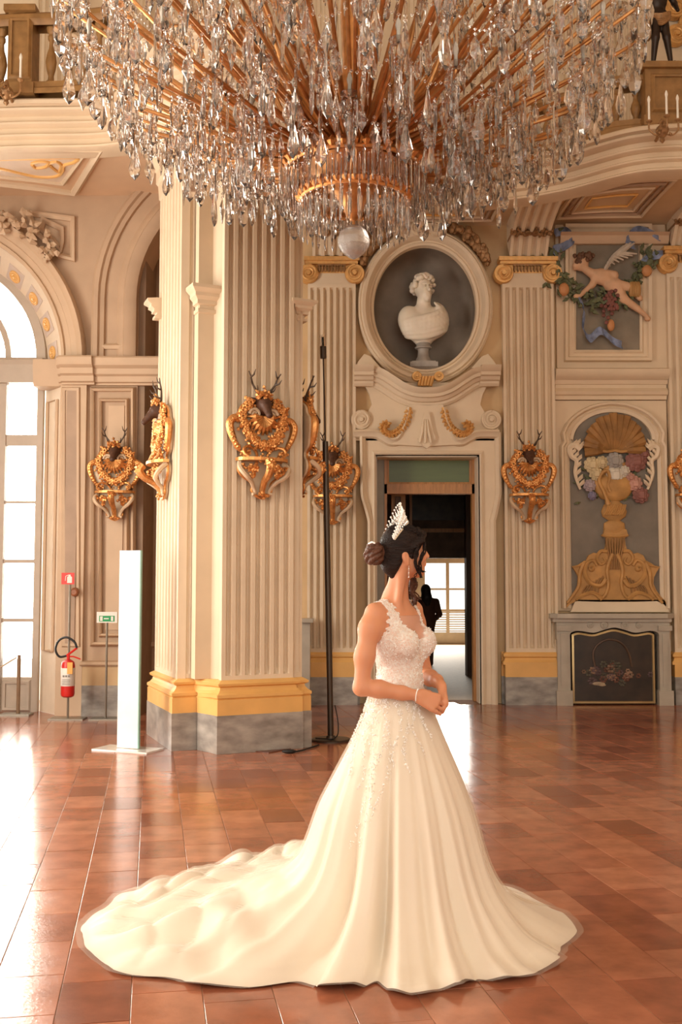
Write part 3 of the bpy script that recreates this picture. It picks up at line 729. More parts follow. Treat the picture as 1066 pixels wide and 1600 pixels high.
MB().plan(xy([mid - E1 * .085 - N1 * .1, mid + E1 * .085 - N1 * .1, mid + E1 * .085 + N1 * .0, mid - E1 * .085 + N1 * .0]), zc0, ZT).build('plain_strip', CREAM, pier, smooth=False)
zc1 = at(463, 502, 10.2).z
small_cap(G1 - N1 * .03, E1, N1, .07, zc1, .22)
small_cap(C1 + E2 * (L2 + .02) , N2, E2, .1, at(240, 508, 11.2).z, .22)
# entablature around the head of the pier
mb = MB(); st = [(.0, CZ0 - .62), (.02, CZ0 - .60), (.03, CZ0 - .45), (.05, CZ0 - .42), (.05, CZ0 - .30), (.09, CZ0 - .26), (.14, CZ0 - .18), (.14, CZ0 - .10), (.2, CZ0 - .04), (.2, CZ0)]
for (d0, za), (d1, zb) in zip(st, st[1:]): mb.plan(xy(offs(shaft, d0)), za, zb + .0005, xy(offs(shaft, d1)))
mb.build('entablature', CREAM, pier, smooth=False)

# ================================================================== DOORWAY
door = empty('door_1', ((DX0 + DX1) / 2, YB, 0), kind='structure')
zfr = bz(678)
mb = MB(); xo0, xo1 = bx(574), bx(772)
# architrave body with ears, stepped in below y = 810
zear0, zear1 = bz(815), bz(770)
L_ = [(bx(574), 0), (bx(574), zear0)] + [tuple(p) for p in cr([(bx(574), zear0), (bx(571), zear0 + .1), (bx(564), zear1 - .08), (bx(563), zear1)], 4)][1:] + [(bx(562), zfr)]
R_ = [(bx(772), 0), (bx(772), zear0)] + [tuple(p) for p in cr([(bx(772), zear0), (bx(775), zear0 + .1), (bx(780), zear1 - .08), (bx(781), zear1)], 4)][1:] + [(bx(781), zfr)]
mb.prism(L_ + [(DX0, zfr), (DX0, 0)], YB - .10, YB); mb.prism(R_ + [(DX1, zfr), (DX1, 0)], YB - .10, YB); mb.box(DX0, DX1, YB - .10, YB, DZ, zfr)
mb.build('architrave', CREAM2, door, smooth=False)
mb = MB()
mb.sweep([(DX0, 0), (DX0, DZ), (DX1, DZ), (DX1, 0)], [(0, .0), (0, .115), (.02, .13), (.05, .115), (.055, .10)], YB)
dd = .0
mb.sweep(L_, [(0, 0), (0, .15), (-.03, .165), (-.05, .14), (-.07, .13), (-.08, .10)], YB); mb.sweep(R_[::-1], [(0, 0), (0, .15), (-.03, .165), (-.05, .14), (-.07, .13), (-.08, .10)], YB)
mb.build('architrave_moulding', CREAM2, door)
MB().box(DX0 - .01, DX0 + .02, YB, YB + .5, 0, DZ).build('reveal', REV, door); MB().box(DX1 - .02, DX1 + .01, YB, YB + .5, 0, DZ).build('reveal', REV, door)
MB().box(DX0, DX1, YB, YB + .5, DZ - .02, DZ + .01).build('reveal', REV, door)
# head moulding curling round the keystone
C0 = 665
def M2(pts): return [B(C0 + dx, y) for dx, y in pts]
hp = cr([Vector(p) for p in M2([(-112, 678), (-80, 678), (-66, 684), (-55, 690), (-44, 688), (-36, 674), (-30, 655), (-27, 640)])], 5)
hq = cr([Vector(p) for p in M2([(27, 640), (30, 655), (36, 674), (44, 688), (55, 690), (66, 684), (80, 678), (112, 678)])], 5)
mb = MB()
for h in (hp, hq): mb.sweep([tuple(p) for p in h], [(.03, .1), (.03, .19), (0, .21), (-.03, .17), (-.06, .16), (-.08, .1)], YB)
mb.build('head_moulding', CREAM2, door)
# overdoor body
half = [(0, 600), (97, 600), (88, 618), (84, 634), (92, 648), (112, 656), (112, 690), (70, 690), (60, 697), (0, 697)]
body = M2([(dx, y) for dx, y in half]) + M2([(-dx, y) for dx, y in half[::-1]])[1:-1]
MB().prism(body[::-1], YB - .10, YB).build('overdoor', CREAM2, door, smooth=False)
key = [(26, 636), (29, 655), (36, 676), (46, 690), (55, 697), (0, 700)]
kb = M2(key) + M2([(-a, b_) for a, b_ in key[::-1]])[1:]
MB().prism(kb[::-1], YB - .17, YB - .1).build('keystone', CREAM2, door, smooth=False)
mb = MB(); mb.prism(M2([(-4, 648), (4, 648), (9, 675), (14, 688), (6, 700), (0, 704), (-6, 700), (-14, 688), (-9, 675)]), YB - .21, YB - .17)
for q in (-9, 0, 9): mb.tube([at(C0 + q * .3, 655, YB - .21), at(C0 + q * .6, 676, YB - .22), at(C0 + q, 692, YB - .22)], [.01, .025, .02], 6)
mb.build('keystone_drop', CREAM2, door)
for s_ in (-1, 1):
    c = B(C0 + s_ * 101, 658); mb = MB(); volute(mb, c[0], c[1], .135, YB - .04, .13, s_); mb.build('scroll', CREAM2, door)
# curved broken cornice
cp = cr([Vector(p) for p in M2([(-100, 606), (-82, 608), (-68, 616), (-46, 630), (-24, 638), (0, 640), (24, 638), (46, 630), (68, 616), (82, 608), (100, 606)])], 4)
MB().sweep([tuple(p) for p in cp], [(0, .08), (0, .14), (.03, .17), (.06, .17), (.07, .21), (.11, .24), (.12, .28), (.16, .29), (.19, .34), (.23, .36), (.235, .30), (.235, 0)], YB).build('cornice', CREAM2, door)
for s_ in (-1, 1):
    a, b_ = sorted((B(C0 + s_ * 82, 600)[0], B(C0 + s_ * 106, 600)[0])); mb = MB()
    mb.sweep([(a - (.05 if s_ < 0 else 0), B(0, 607)[1]), (b_ + (.05 if s_ > 0 else 0), B(0, 607)[1])], [(0, .1), (0, .17), (.03, .20), (.06, .20), (.07, .25), (.11, .28), (.12, .33), (.16, .34), (.19, .39), (.235, .42), (.245, .36), (.245, 0)], YB); mb.build('cornice_end', CREAM2, door)
    # curved side buttress beside the oval
    q = M2([(s_ * 112, 578), (s_ * 104, 566), (s_ * 96, 556), (s_ * 86, 560), (s_ * 70, 578)]); MB().prism(q if s_ < 0 else q[::-1], YB - .12, YB).build('buttress', CREAM2, door, smooth=False)
    # gilded acanthus curl under the cornice
    pth = cr([Vector((*M2([(s_ * dx, y)])[0],)) for dx, y in ((27, 640), (29, 655), (35, 668), (45, 678), (56, 682), (65, 678), (67, 670), (62, 666), (58, 671))], 5)
    mb = MB(); n_ = len(pth); mb.tube([(p.x, YB - .17, p.y) for p in pth], [.03 * (1.2 - .6 * i / n_) for i in range(n_)], 6)
    for i in range(2, n_ - 4, 2):
        p = pth[i]; t = (pth[i + 1] - pth[i - 1]).normalized(); nn = Vector((-t.y, t.x)) * s_
        for sg in (1, -1):
            q = p + nn * .055 * sg + t * .03
            mb.tube([(p.x, YB - .17, p.y), ((p.x + q.x) / 2, YB - .2, (p.y + q.y) / 2), (q.x, YB - .17, q.y)], [.018, .028, .008], 5)
    mb.build('acanthus_leaf', GILTO, door)
# oval niche frame
el = [(NC[0] + NRX * math.cos(2 * PI * i / 64), NC[1] + NRZ * math.sin(2 * PI * i / 64)) for i in range(64)]
MB().sweep(el, [(.02, -.05), (.01, .04), (-.02, .06), (-.03, .04), (-.055, .05), (-.06, .09), (-.10, .14), (-.14, .15), (-.16, .12), (-.175, .13), (-.20, .10), (-.205, 0)], YB, closed=True).build('niche_frame', CREAM2, wall_back)
mb = MB()
for px_, py_, sg in ((651, 364, 1), (680, 364, -1)): c = B(px_, py_); volute(mb, c[0], c[1], .10, YB - .12, .10, sg)
c0_, c1_ = B(651, 356), B(680, 372); mb.box(c0_[0], c1_[0], YB - .2, YB, c1_[1], c0_[1]); mb.build('frame_keystone', CREAM2, wall_back)
mb = MB()
for px_, py_, sg in ((650, 592, -1), (684, 592, 1)): c = B(px_, py_); volute(mb, c[0], c[1], .065, YB - .14, .09, sg)
for k in range(5):
    x_ = 657 + 5 * k; mb.tube([at(x_, 588, YB - .17), at(664 + (x_ - 667) * .9, 603, YB - .18)], .022, 6)
mb.build('frame_shell', GILTO, wall_back)
for a0, a1, sg in ((30, 68, 1), (112, 150, 1)):
    mb = MB()
    for i in range(110):
        a = math.radians(rnd.uniform(a0, a1)); k = 1.16 + rnd.uniform(0, .14) * (1 - abs((math.degrees(a) - (a0 + a1) / 2) / (a1 - a0)))
        c = (NC[0] + (NRX + .12) * k * math.cos(a), YB - .08 - rnd.uniform(0, .08), NC[1] + (NRZ + .10) * k * math.sin(a)); r_ = rnd.uniform(.025, .05)
        mb.ell(c, (r_, r_, r_ * rnd.uniform(.8, 1.4)), 6, 5)
    mb.build('fruit_garland', DARKGOLD, wall_back)
# transom, wooden casing and leaves of the door
WOOD = mat('warm_brown_wood', (.42, .19, .06), .4, var=.25, scale=9, stretch=(3, 3, .4), bump=.1)
DKWOOD = mat('dark_walnut_wood', (.09, .045, .022), .45, var=.3, scale=8, stretch=(2, 2, .3))
GREYP = mat('grey_green_paint', (.30, .27, .22), .55, var=.08)
YD = YB + .32
dx = lambda px: at(px, 900, YD).x; dz = lambda py: at(660, py, YD).z
MB().box(DX0 + .02, dx(601), YD - .04, YD + .1, 0, DZ - .02).build('jamb_board', GREYP, door)
for a, b_ in ((601, 605), (738, 746)): MB().box(dx(a), dx(b_), YD - .06, YD + .1, 0, DZ - .02).build('casing', WOOD, door)
MB().box(dx(601), dx(746), YD - .06, YD + .1, dz(772), dz(757)).build('transom_bar', WOOD, door); MB().box(dx(605), dx(738), YD - .05, YD + .1, dz(716), DZ - .02).build('head_bar', WOOD, door)
MB().box(dx(605), dx(738), YD + .0, YD + .03, dz(757), dz(716)).build('transom_panel', mat('green_transom_panel', (.10, .13, .035), .35, var=.12, scale=3, stretch=(.4, 1, 4)), door)
mb = MB(); mb.sweep([(dx(605), dz(757)), (dx(738), dz(757)), (dx(738), dz(716)), (dx(605), dz(716))], [(0, 0), (0, .03), (.03, .02), (.03, 0)], YD, closed=True); mb.build('transom_moulding', WOOD, door)

# ---- the rooms behind the door: dark panelled room, far glazed door
YF = 27.6
room = empty('wall_far_room', (0, 20, 0), kind='structure')
RXL, RXR, RZT = .15, 3.6, 3.75
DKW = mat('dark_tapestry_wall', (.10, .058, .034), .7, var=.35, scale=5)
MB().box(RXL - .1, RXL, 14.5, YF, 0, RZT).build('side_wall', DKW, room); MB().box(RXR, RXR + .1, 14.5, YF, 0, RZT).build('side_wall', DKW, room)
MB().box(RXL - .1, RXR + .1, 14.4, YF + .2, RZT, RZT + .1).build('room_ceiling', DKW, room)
ff = MB().box(RXL - .1, RXR + .1, 14.3, YF + .2, -.12, -.001).build('floor_far_room', mat('pale_beige_carpet', (.62, .50, .36), .75, var=.08, scale=20)); ff['kind'] = 'structure'
# partition with its own opening half way, dark panels above
YP = 18.2
fx = lambda px, Y: at(px, 900, Y).x; fz = lambda py, Y: at(660, py, Y).z
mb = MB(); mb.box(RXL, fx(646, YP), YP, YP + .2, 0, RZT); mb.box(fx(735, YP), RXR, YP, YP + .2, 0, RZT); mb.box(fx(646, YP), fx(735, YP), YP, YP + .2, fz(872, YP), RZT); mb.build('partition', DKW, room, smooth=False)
MB().box(fx(636, YP), fx(740, YP), YP - .06, YP, fz(832, YP), fz(826, YP)).build('lintel', WOOD, room)
MB().box(fx(642, YP), fx(735, YP), YP - .05, YP, fz(813, YP), fz(776, YP)).build('overdoor_picture', mat('dark_picture', (.03, .02, .012), .4, var=.6, scale=6), room)
MB().box(fx(640, 17), fx(644, 17), 16.9, 17.05, 0, fz(774, 17)).build('post', WOOD, room)
MB().box(fx(612, 15.2), fx(634, 15.2), 15.15, 15.25, 0, fz(772, 15.2)).build('door_leaf', WOOD, room)
MB().box(fx(618, 15.1), fx(627, 15.1), 15.08, 15.15, fz(850, 15.1), fz(776, 15.1)).build('leaf_panel', DKWOOD, room)
MB().box(fx(728, YP - .2), fx(737, YP - .2), YP - .3, YP, 0, fz(772, YP)).build('door_leaf', DKWOOD, room)
# far wall with the glazed door
mb = MB(); g0, g1 = fx(664, YF), fx(728, YF)
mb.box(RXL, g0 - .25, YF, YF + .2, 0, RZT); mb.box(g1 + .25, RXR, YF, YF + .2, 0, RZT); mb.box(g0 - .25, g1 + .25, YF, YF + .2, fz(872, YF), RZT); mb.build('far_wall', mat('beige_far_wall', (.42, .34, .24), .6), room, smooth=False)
fd = empty('door_2', ((g0 + g1) / 2, YF, 0), kind='structure'); WFL = mat('pale_window_frame', (.62, .52, .38), .5)
xm0, xm1 = fx(697, YF), fx(702, YF)
for a, b_ in ((g0 - .25, g0), (xm0, xm1), (g1, g1 + .25)): MB().box(a, b_, YF - .03, YF + .05, 0, fz(872, YF)).build('stile', WFL, fd)
for ya, yb in ((880, 872), (922, 919), (956, 952), (1006, 988)):
    for a, b_ in ((g0, xm0), (xm1, g1)): MB().box(a, b_, YF - .03, YF + .05, fz(ya, YF) if ya < 1000 else 0, fz(yb, YF)).build('rail', WFL, fd)
for a, b_ in ((g0, xm0), (xm1, g1)):
    for ya, yb in ((919, 880), (952, 922)): MB().box(a, b_, YF, YF + .01, fz(ya, YF), fz(yb, YF)).build('pane', GLASS, fd)
    for k in range(9):
        z_ = fz(987 - k * 3.6, YF); MB().box(a, b_, YF + .0, YF + .03, z_, z_ + .032).build('louvre', WFL, fd)
# ================================================================== THINGS ON THE WALLS
def copy_tree(o, parent=None):
    c = o.copy(); link(c); c.parent = parent
    for ch in list(o.children): copy_tree(ch, c)
    return c
# ---- stag trophies
FUR = mat('dark_brown_fur', (.085, .035, .018), .55, var=.3, scale=30, bump=.3)
ANT = mat('dark_antler', (.085, .055, .035), .45, var=.3, scale=30)
SHB = mat('beige_shield_wood', (.66, .48, .31), .5, var=.08, scale=8)
def leaf_cluster(mb, c, n, sp, r0, r1, rg, out=.03):
    for i in range(n):
        q = Vector(c) + Vector((rg.gauss(0, sp), -rg.uniform(0, out), rg.gauss(0, sp)))
        d = Vector((rg.uniform(-1, 1), rg.uniform(-.6, .1), rg.uniform(-1, 1))).normalized() * rg.uniform(r0, r1) * 2
        mb.tube([q - d * .5, q, q + d * .5], [r0 * .3, rg.uniform(r0, r1), r0 * .2], 5)
def make_trophy():
    rg = random.Random(11)
    T = empty('stag_trophy', (0, 0, 0))
    hw = [(0, 0), (.05, .02), (.10, .07), (.09, .11), (.12, .16), (.19, .20), (.235, .26), (.22, .33), (.18, .37), (.18, .42), (.26, .47), (.285, .55), (.315, .65), (.31, .73), (.27, .77), (.235, .80), (.20, .87), (.10, .93), (0, .95)]
    right = [tuple(p) for p in cr([Vector(p) for p in hw], 3)]; out = right + [(-x, z) for x, z in right[::-1]][1:-1]
    MB().prism(out, -.035, 0).build('shield', SHB, T, local=True, ang=50)
    mb = MB(); path = [(x, -.035, z) for x, z in out]; mb.tube(path + [path[0]], .014, 6); mb.build('gilt_border', GOLD, T, local=True)
    for s_ in (-1, 1):   # big C-scrolls at the shoulders
        p = cr([Vector((s_ * x, -.05, z)) for x, z in ((.20, .70), (.23, .745), (.285, .75), (.325, .70), (.32, .63), (.29, .55), (.255, .49), (.22, .46))], 4)
        n = len(p); mb = MB(); mb.tube(p, [.016 + .022 * math.sin(PI * min(1, i / n * 1.1)) for i in range(n)], 7)
        for i in range(3, n - 2, 2):
            q = p[i]; mb.ell((q.x, q.y - .02, q.z), (.026, .02, .014), 6, 4, Matrix.Rotation(s_ * .6, 3, 'Y'))
        mb.build('shoulder_scroll', GOLD, T, local=True)
        sp = spiral(s_ * .085, .79, .06, 1.4, PI * (0 if s_ > 0 else 1), s_, 24, .25)
        mb = MB(); mb.tube([(x, -.085, z) for x, z in sp], [.018 - .008 * i / 24 for i in range(25)], 6); mb.build('curl', SHB, T, local=True)
        p = cr([Vector((s_ * x, -.05 - .02 * k, z)) for k, (x, z) in enumerate(((.05, .40), (.08, .45), (.14, .48), (.20, .46), (.21, .41), (.17, .38)))], 4)
        mb = MB(); mb.tube(p, .015, 6); leaf_cluster(mb, (s_ * .19, -.08, .42), 16, .02, .012, .02, rg); mb.build('inner_scroll', GOLD, T, local=True)
        p = cr([Vector((s_ * x, y, z)) for x, y, z in ((.22, -.05, .33), (.245, -.12, .27), (.20, -.15, .20), (.13, -.11, .15), (.09, -.06, .10), (.07, -.05, .05), (.10, -.06, .035))], 4)
        mb = MB(); mb.tube(p, [.028 - .014 * i / len(p) for i in range(len(p))], 7); mb.build('bracket_scroll', SHB, T, local=True)
        mb = MB(); leaf_cluster(mb, (s_ * .12, -.13, .26), 26, .026, .014, .024, rg); leaf_cluster(mb, (s_ * .12, -.12, .20), 14, .014, .012, .02, rg); leaf_cluster(mb, (s_ * .215, -.10, .27), 12, .016, .012, .02, rg)
        mb.build('bracket_leaf', GOLD, T, local=True)
    # hanging flower garland
    mb = MB(); g = cr([Vector((-.13, -.06, .90)), Vector((-.205, -.06, .80)), Vector((-.185, -.07, .66)), Vector((-.11, -.09, .55)), Vector((0, -.10, .50)), Vector((.11, -.09, .55)), Vector((.185, -.07, .66)), Vector((.205, -.06, .80)), Vector((.13, -.06, .90))], 7)
    for q in g: leaf_cluster(mb, q, 8, .028, .014, .026, rg)
    for q in g[::3]:
        for k in range(6): a = k * PI / 3; mb.ell((q.x + .02 * math.cos(a), q.y - .035, q.z + .02 * math.sin(a)), (.014, .010, .014), 6, 4)
    mb.build('flower_garland', GOLD, T, local=True)
    # shell under the head
    mb = MB()
    for k in range(11):
        a = math.radians(180 + 18 * k); e = Vector((.15 * math.cos(a), 0, .17 * math.sin(a)))
        mb.tube([Vector((0, -.07, .77)), Vector((0, -.095, .77)) + e * .6, Vector((0, -.06, .77)) + e], [.012, .026, .012], 6)
    mb.build('shell', GOLD, T, local=True)
    # shelf and foot
    sh = [(-.26, -.03)] + [(.26 * math.cos(math.radians(a)), -.03 - .17 * abs(math.sin(math.radians(a))) ** .8) for a in range(180, 361, 15)] + [(.26, -.03)]
    mb = MB(); mb.plan(sh, .345, .375); mb.build('shelf', GOLD, T, local=True, smooth=False)
    mb = MB(); p = cr([Vector((0, y, z)) for y, z in ((-.24, .335), (-.27, .28), (-.22, .21), (-.12, .16), (-.06, .08), (-.05, .02))], 4); mb.tube(p, [.045 - .02 * i / len(p) for i in range(len(p))], 8)
    leaf_cluster(mb, (0, -.27, .31), 20, .025, .014, .024, rg); leaf_cluster(mb, (0, -.06, .03), 12, .02, .012, .02, rg); leaf_cluster(mb, (0, -.08, .40), 18, .05, .012, .02, rg)
    mb.build('foot_bracket', GOLD, T, local=True)
    # head of the stag
    S = SDF((-.16, -.30, .70), (.16, .05, 1.02), .0075)
    S.ell((0, -.08, .89), (.070, .09, .075), k=.03).cap((0, -.13, .875), (0, -.225, .77), .050, .031, .03).ell((0, -.235, .762), (.03, .025, .025), k=.015)
    S.cap((0, -.02, .86), (0, .02, .84), .085, .09, .03)
    for s_ in (-1, 1):
        S.cap((s_ * .055, -.07, .93), (s_ * .125, -.06, .945), .018, .010, .015); S.ell((s_ * .048, -.145, .882), .012, k=.004); S.ell((s_ * .014, -.255, .765), .006, k=.002, sub=True)
    S.cut((0, 1, 0), (0, -.004, 0)); V, Q = S.nets(); np_obj('stag_head', V, Q, FUR, T, local=True)
    for s_ in (-1, 1):
        mb = MB(); main = cr([Vector((s_ * x, y, z)) for x, y, z in ((.035, -.07, .95), (.075, -.075, 1.02), (.115, -.085, 1.08), (.135, -.10, 1.14), (.165, -.115, 1.19))], 4)
        mb.tube(main, [.014 - .009 * i / len(main) for i in range(len(main))], 6)
        for k, d in ((3, (.03, -.09, .03)), (8, (.045, -.06, .025)), (12, (-.035, -.03, .05))):
            q = main[k]; mb.tube([q, q + Vector((s_ * d[0] * .6, d[1] * .7, d[2] * .4)), q + Vector((s_ * d[0], d[1], d[2] + .02))], [.010, .008, .003], 5)
        mb.build('antler', ANT, T, local=True)
    mb = MB(); leaf_cluster(mb, (0, -.10, .97), 34, .032, .014, .026, rg, .05); leaf_cluster(mb, (-.05, -.09, .965), 12, .02, .014, .022, rg); leaf_cluster(mb, (.05, -.09, .965), 12, .02, .014, .022, rg); mb.build('crest', GOLD, T, local=True)
    return T
TRO = make_trophy()
def face(n): return math.atan2(n.x, -n.y)
pf = F0 + E1 * .37 + N1 * .006; pl = C1 + E2 * .56 + N2 * .018; prr = G1 - N1 * .24 + E1 * .045
spots = [((pf.x, pf.y, at(405, 779, pf.y).z) , face(N1), 'gilded stag head trophy on the front face of the big fluted pier'),
         ((pl.x, pl.y, at(258, 780, pl.y).z), face(N2), 'gilded stag head trophy seen side-on at the pier\'s sunlit left face'),
         ((prr.x, prr.y, at(485, 775, prr.y).z), face(E1), 'gilded stag trophy in profile, mostly hidden behind the pier\'s right edge'),
         ((at(181, 760, YL - .09).x, YL - .10, at(181, 813, YL - .1).z), 0, 'gilded stag head trophy on the panelled wall beside the arched window'),
         ((at(520, 760, YB - .15).x, YB - .15, at(520, 819, YB - .15).z), 0, 'gilded stag head trophy crossed by the dark lamp pole'),
         ((at(826, 760, YB - .15).x, YB - .15, at(826, 817, YB - .15).z), 0, 'gilded stag head trophy between the doorway and the fireplace'),
         ((at(1085, 760, YB - .15).x, YB - .15, at(1085, 817, YB - .15).z), 0, 'gilded stag head trophy cut off by the right edge of the picture')]
for k, (loc, rz, lb) in enumerate(spots):
    o = TRO if k == 0 else copy_tree(TRO)
    o.location = loc; o.rotation_euler = (0, 0, rz); tag(o, lb, 'trophy', 'gilded stag trophies')
    if k == 3: o.scale = (.92, .92, .92)

# ---- marble bust in the oval niche
MARB = mat('white_marble', (.82, .73, .60), .4, var=.06, scale=5, sss=.1)
GMAR = mat('grey_socle_marble', (.40, .36, .32), .4, var=.2, scale=8)
bust = empty('marble_bust', (B(664, 578)[0], YB + .235, zs), 0, 'white marble bust with curly hair on a grey socle in the oval niche', 'bust')
mb = MB(); mb.box(-.195, .195, -.13, .12, 0, .075); mb.box(-.165, .165, -.115, .11, .075, .09)
mb.lathe([(.115, .09), (.112, .11), (.10, .14), (.082, .17), (.075, .25), (.085, .275), (.115, .285), (.12, .30), (.10, .315), (.095, .335), (.105, .345), (.10, .40)], 20)
mb.build('socle', GMAR, bust, local=True)
S = SDF((-.42, -.30, .33), (.42, .30, 1.36), .0085)
S.ell((0, 0, .62), (.28, .16, .26), k=.05).ell((-.20, .0, .70), (.16, .15, .20), k=.06).ell((.21, .02, .68), (.16, .15, .22), k=.06).cap((0, 0, .40), (0, 0, .46), .10, .16, .08)
S.ell((-.10, -.10, .66), (.11, .09, .10), k=.04).ell((.09, -.10, .66), (.11, .09, .10), k=.04)
S.cap((0, .02, .80), (.01, -.01, .98), .115, .095, .06)
hc = Vector((.01, -.02, 1.125)); HS = 1.38; tl = Matrix.Rotation(math.radians(18), 3, 'Z')
def hp_(x, y, z): return hc + tl @ (Vector((x, y, z)) * HS)
def hs(*r): return tuple(q * HS for q in r)
S.ell(hp_(0, .015, .02), hs(.084, .108, .112), tl, .03).ell(hp_(0, -.040, -.055), hs(.064, .078, .085), tl, .04).ell(hp_(0, -.090, -.116), hs(.028, .028, .026), tl, .03)
S.cap(hp_(0, -.108, .025), hp_(0, -.145, -.035), .015, .026, .012).cap(hp_(-.02, -.107, -.072), hp_(.02, -.107, -.072), .014, .014, .01).cap(hp_(-.018, -.105, -.09), hp_(.018, -.105, -.09), .013, .013, .008)
for s_ in (-1, 1):
    S.ell(hp_(s_ * .036, -.118, .012), hs(.024, .022, .014), tl, .012, sub=True).ell(hp_(s_ * .036, -.098, .010), hs(.017, .014, .012), tl, .004)
    S.cap(hp_(s_ * .012, -.112, .034), hp_(s_ * .06, -.095, .034), .013, .012, .012)
rg = random.Random(5)
for i in range(170):
    a = rg.uniform(0, 2 * PI); e = rg.uniform(-.45, 1.35)
    p = Vector((.104 * math.cos(a) * math.cos(e), .122 * math.sin(a) * math.cos(e) + .014, .025 + .128 * math.sin(e)))
    if p.y < -.03 and p.z < .085: continue
    if p.y < .02 and p.z < -.02: continue
    S.ell(hp_(*(p * 1.06)), rg.uniform(.022, .046), k=.006)
def wrap(th, z, g=0.0):      # point on the draped torso, th = 0 in front
    a = math.radians(th); k = math.sqrt(max(.05, 1 - ((z - .66) / .34) ** 2)); return Vector(((.35 * k + g) * math.sin(a), -(.185 * k + g) * math.cos(a), z))
for k in range(6):   # folds of the mantle falling from her left shoulder across the breast
    pts = [wrap(t_, .92 - .07 * k - (.26 - .03 * k) * ((90 - t_) / 160) - .08 * math.sin(PI * (90 - t_) / 170), -.016) for t_ in range(90, -76, -11)]
    S.chain(pts, [.018 + .014 * math.sin(PI * i / (len(pts) - 1)) for i in range(len(pts))], .03)
for k in range(3):
    pts = [wrap(52 + 16 * k, z_, -.012) for z_ in (.93, .86, .78, .70)]; S.chain(pts, [.014, .024, .022, .008], .03)
V, Q = S.nets(); np_obj('figure', V, Q, MARB, bust, local=True); bust.scale = (.96, .96, .96)

# ---- fresco panel of the winged child above the chimneypiece (a painting: shallow painted relief in a moulded frame)
fpanel = empty('putto_fresco', (B(950, 470)[0], YB, B(950, 549)[1]), 0, 'painted panel of a winged child with fruit garland and blue ribbons', 'fresco')
MB().box(B(868, 480)[0], B(1040, 480)[0], YB - .06, YB - .001, B(900, 600)[1], 6.35).build('panel_wall', CREAM, fpanel, smooth=False)
MB().sweep([B(898, 549), B(997, 549), B(997, 372), B(898, 372)], [(0, .0), (0, .065), (-.03, .08), (-.05, .06), (-.09, .065), (-.11, .10), (-.15, .11), (-.16, 0)], YB - .03, closed=True).build('frame', CREAM, fpanel)
FG = mat('fresco_grey_ground', (.23, .19, .14), .6, var=.2, scale=4)
MB().box(B(898, 480)[0], B(997, 480)[0], YB - .075, YB - .04, B(950, 549)[1], B(950, 372)[1]).build('ground', FG, fpanel)
mb = MB(); mb.sweep([B(872, 386), B(1040, 386)], [(0, 0), (0, .1), (.04, .13), (.10, .14), (.13, .20), (.16, 0)], YB - .04); mb.build('head_moulding', TAN, fpanel)
YR = YB - .16
def rp(px, py, d=0): p = at(px, py, YR); return Vector((p.x, YR - d, p.z))
FLESH = mat('fresco_flesh', (.66, .40, .24), .6, var=.15, scale=6); FLE = mat('fresco_leaf_green', (.11, .12, .055), .6, var=.35, scale=15)
lo = rp(865, 520); hi = rp(1035, 370)
S = SDF((lo.x, YR - .12, lo.z), (hi.x, YR + .12, hi.z), .011)
u = 1 / 118.0
def cp_(a, b_, ra, rb, k=.02): S.cap(rp(*a), rp(*b_), ra * u, rb * u, k)
S.ell(rp(908, 411), (12 * u, .07, 13 * u), k=.01); S.ell(rp(899, 416, .02), (5 * u, .04, 5 * u), k=.02); cp_((966, 446), (986, 450), 9, 7.5); cp_((986, 450), (1000, 466), 7, 4.5); cp_((940, 426), (960, 430), 6, 7); cp_((916, 422), (930, 430), 6, 8); S.ell(rp(940, 433), (17 * u, .08, 12.5 * u), Matrix.Rotation(.35, 3, 'Y'), .03); S.ell(rp(957, 445), (14 * u, .08, 12 * u), k=.03)
cp_((932, 428), (926, 445), 6.5, 5); cp_((926, 445), (906, 462), 5, 3.6); S.ell(rp(901, 463), (5 * u, .04, 4 * u), k=.01)
cp_((965, 450), (973, 466), 9.5, 8); cp_((973, 466), (996, 482), 7.5, 5); cp_((996, 482), (1010, 494), 4.5, 3.5); S.ell(rp(1012, 498), (5 * u, .04, 4 * u), k=.01)
cp_((903, 417), (898, 420), 3.5, 2.6)
V, Q = S.nets(); np_obj('child', V, Q, FLESH, fpanel)
mb = MB(); rg = random.Random(2)
for i in range(30): mb.ell(rp(911 + rg.gauss(0, 6), 402 + rg.gauss(0, 4), .05), rg.uniform(.02, .035), 6, 5)
mb.build('child_hair', mat('fresco_brown_hair', (.13, .06, .03), .6), fpanel)
mb = MB()
for i in range(16):
    t = i / 15; a = rp(944 + 4 * t, 424 - 8 * t, .02); b_ = rp(948 + 42 * t, 412 - 32 * math.sin(t * 1.9) + 8 * (1 - t), .05); c = rp(946 + 52 * t, 420 - 24 * t, .03)
    mb.tube([a, (a + b_) / 2 + Vector((0, -.02, .02)), b_ if i % 2 else c], [.015, .03, .012], 5)
mb.build('wing', mat('fresco_wing_white', (.55, .47, .38), .6, var=.15), fpanel)
mb = MB()
for i in range(170):
    t = rg.random(); x = 870 + 150 * t; y = 430 + 40 * math.sin(PI * t) + rg.gauss(0, 9) - 30 * t * (t > .8); q = rp(x, y, rg.uniform(-.03, .03)); d = Vector((rg.uniform(-1, 1), -.2, rg.uniform(-1, 1))) * .07
    mb.tube([q - d, q, q + d], [.004, .035, .004], 4)
for i in range(40):
    q = rp(rg.choice((862, 868, 1012, 1018)) + rg.gauss(0, 7), 410 + rg.gauss(0, 18), 0); d = Vector((rg.uniform(-1, 1), -.2, rg.uniform(-1, 1))) * .07; mb.tube([q - d, q, q + d], [.004, .035, .004], 4)
mb.build('garland_leaves', FLE, fpanel)
mb = MB()
for i in range(40): mb.ell(rp(953 + rg.gauss(0, 6), 476 + rg.gauss(0, 9), .05), .028, 7, 5)
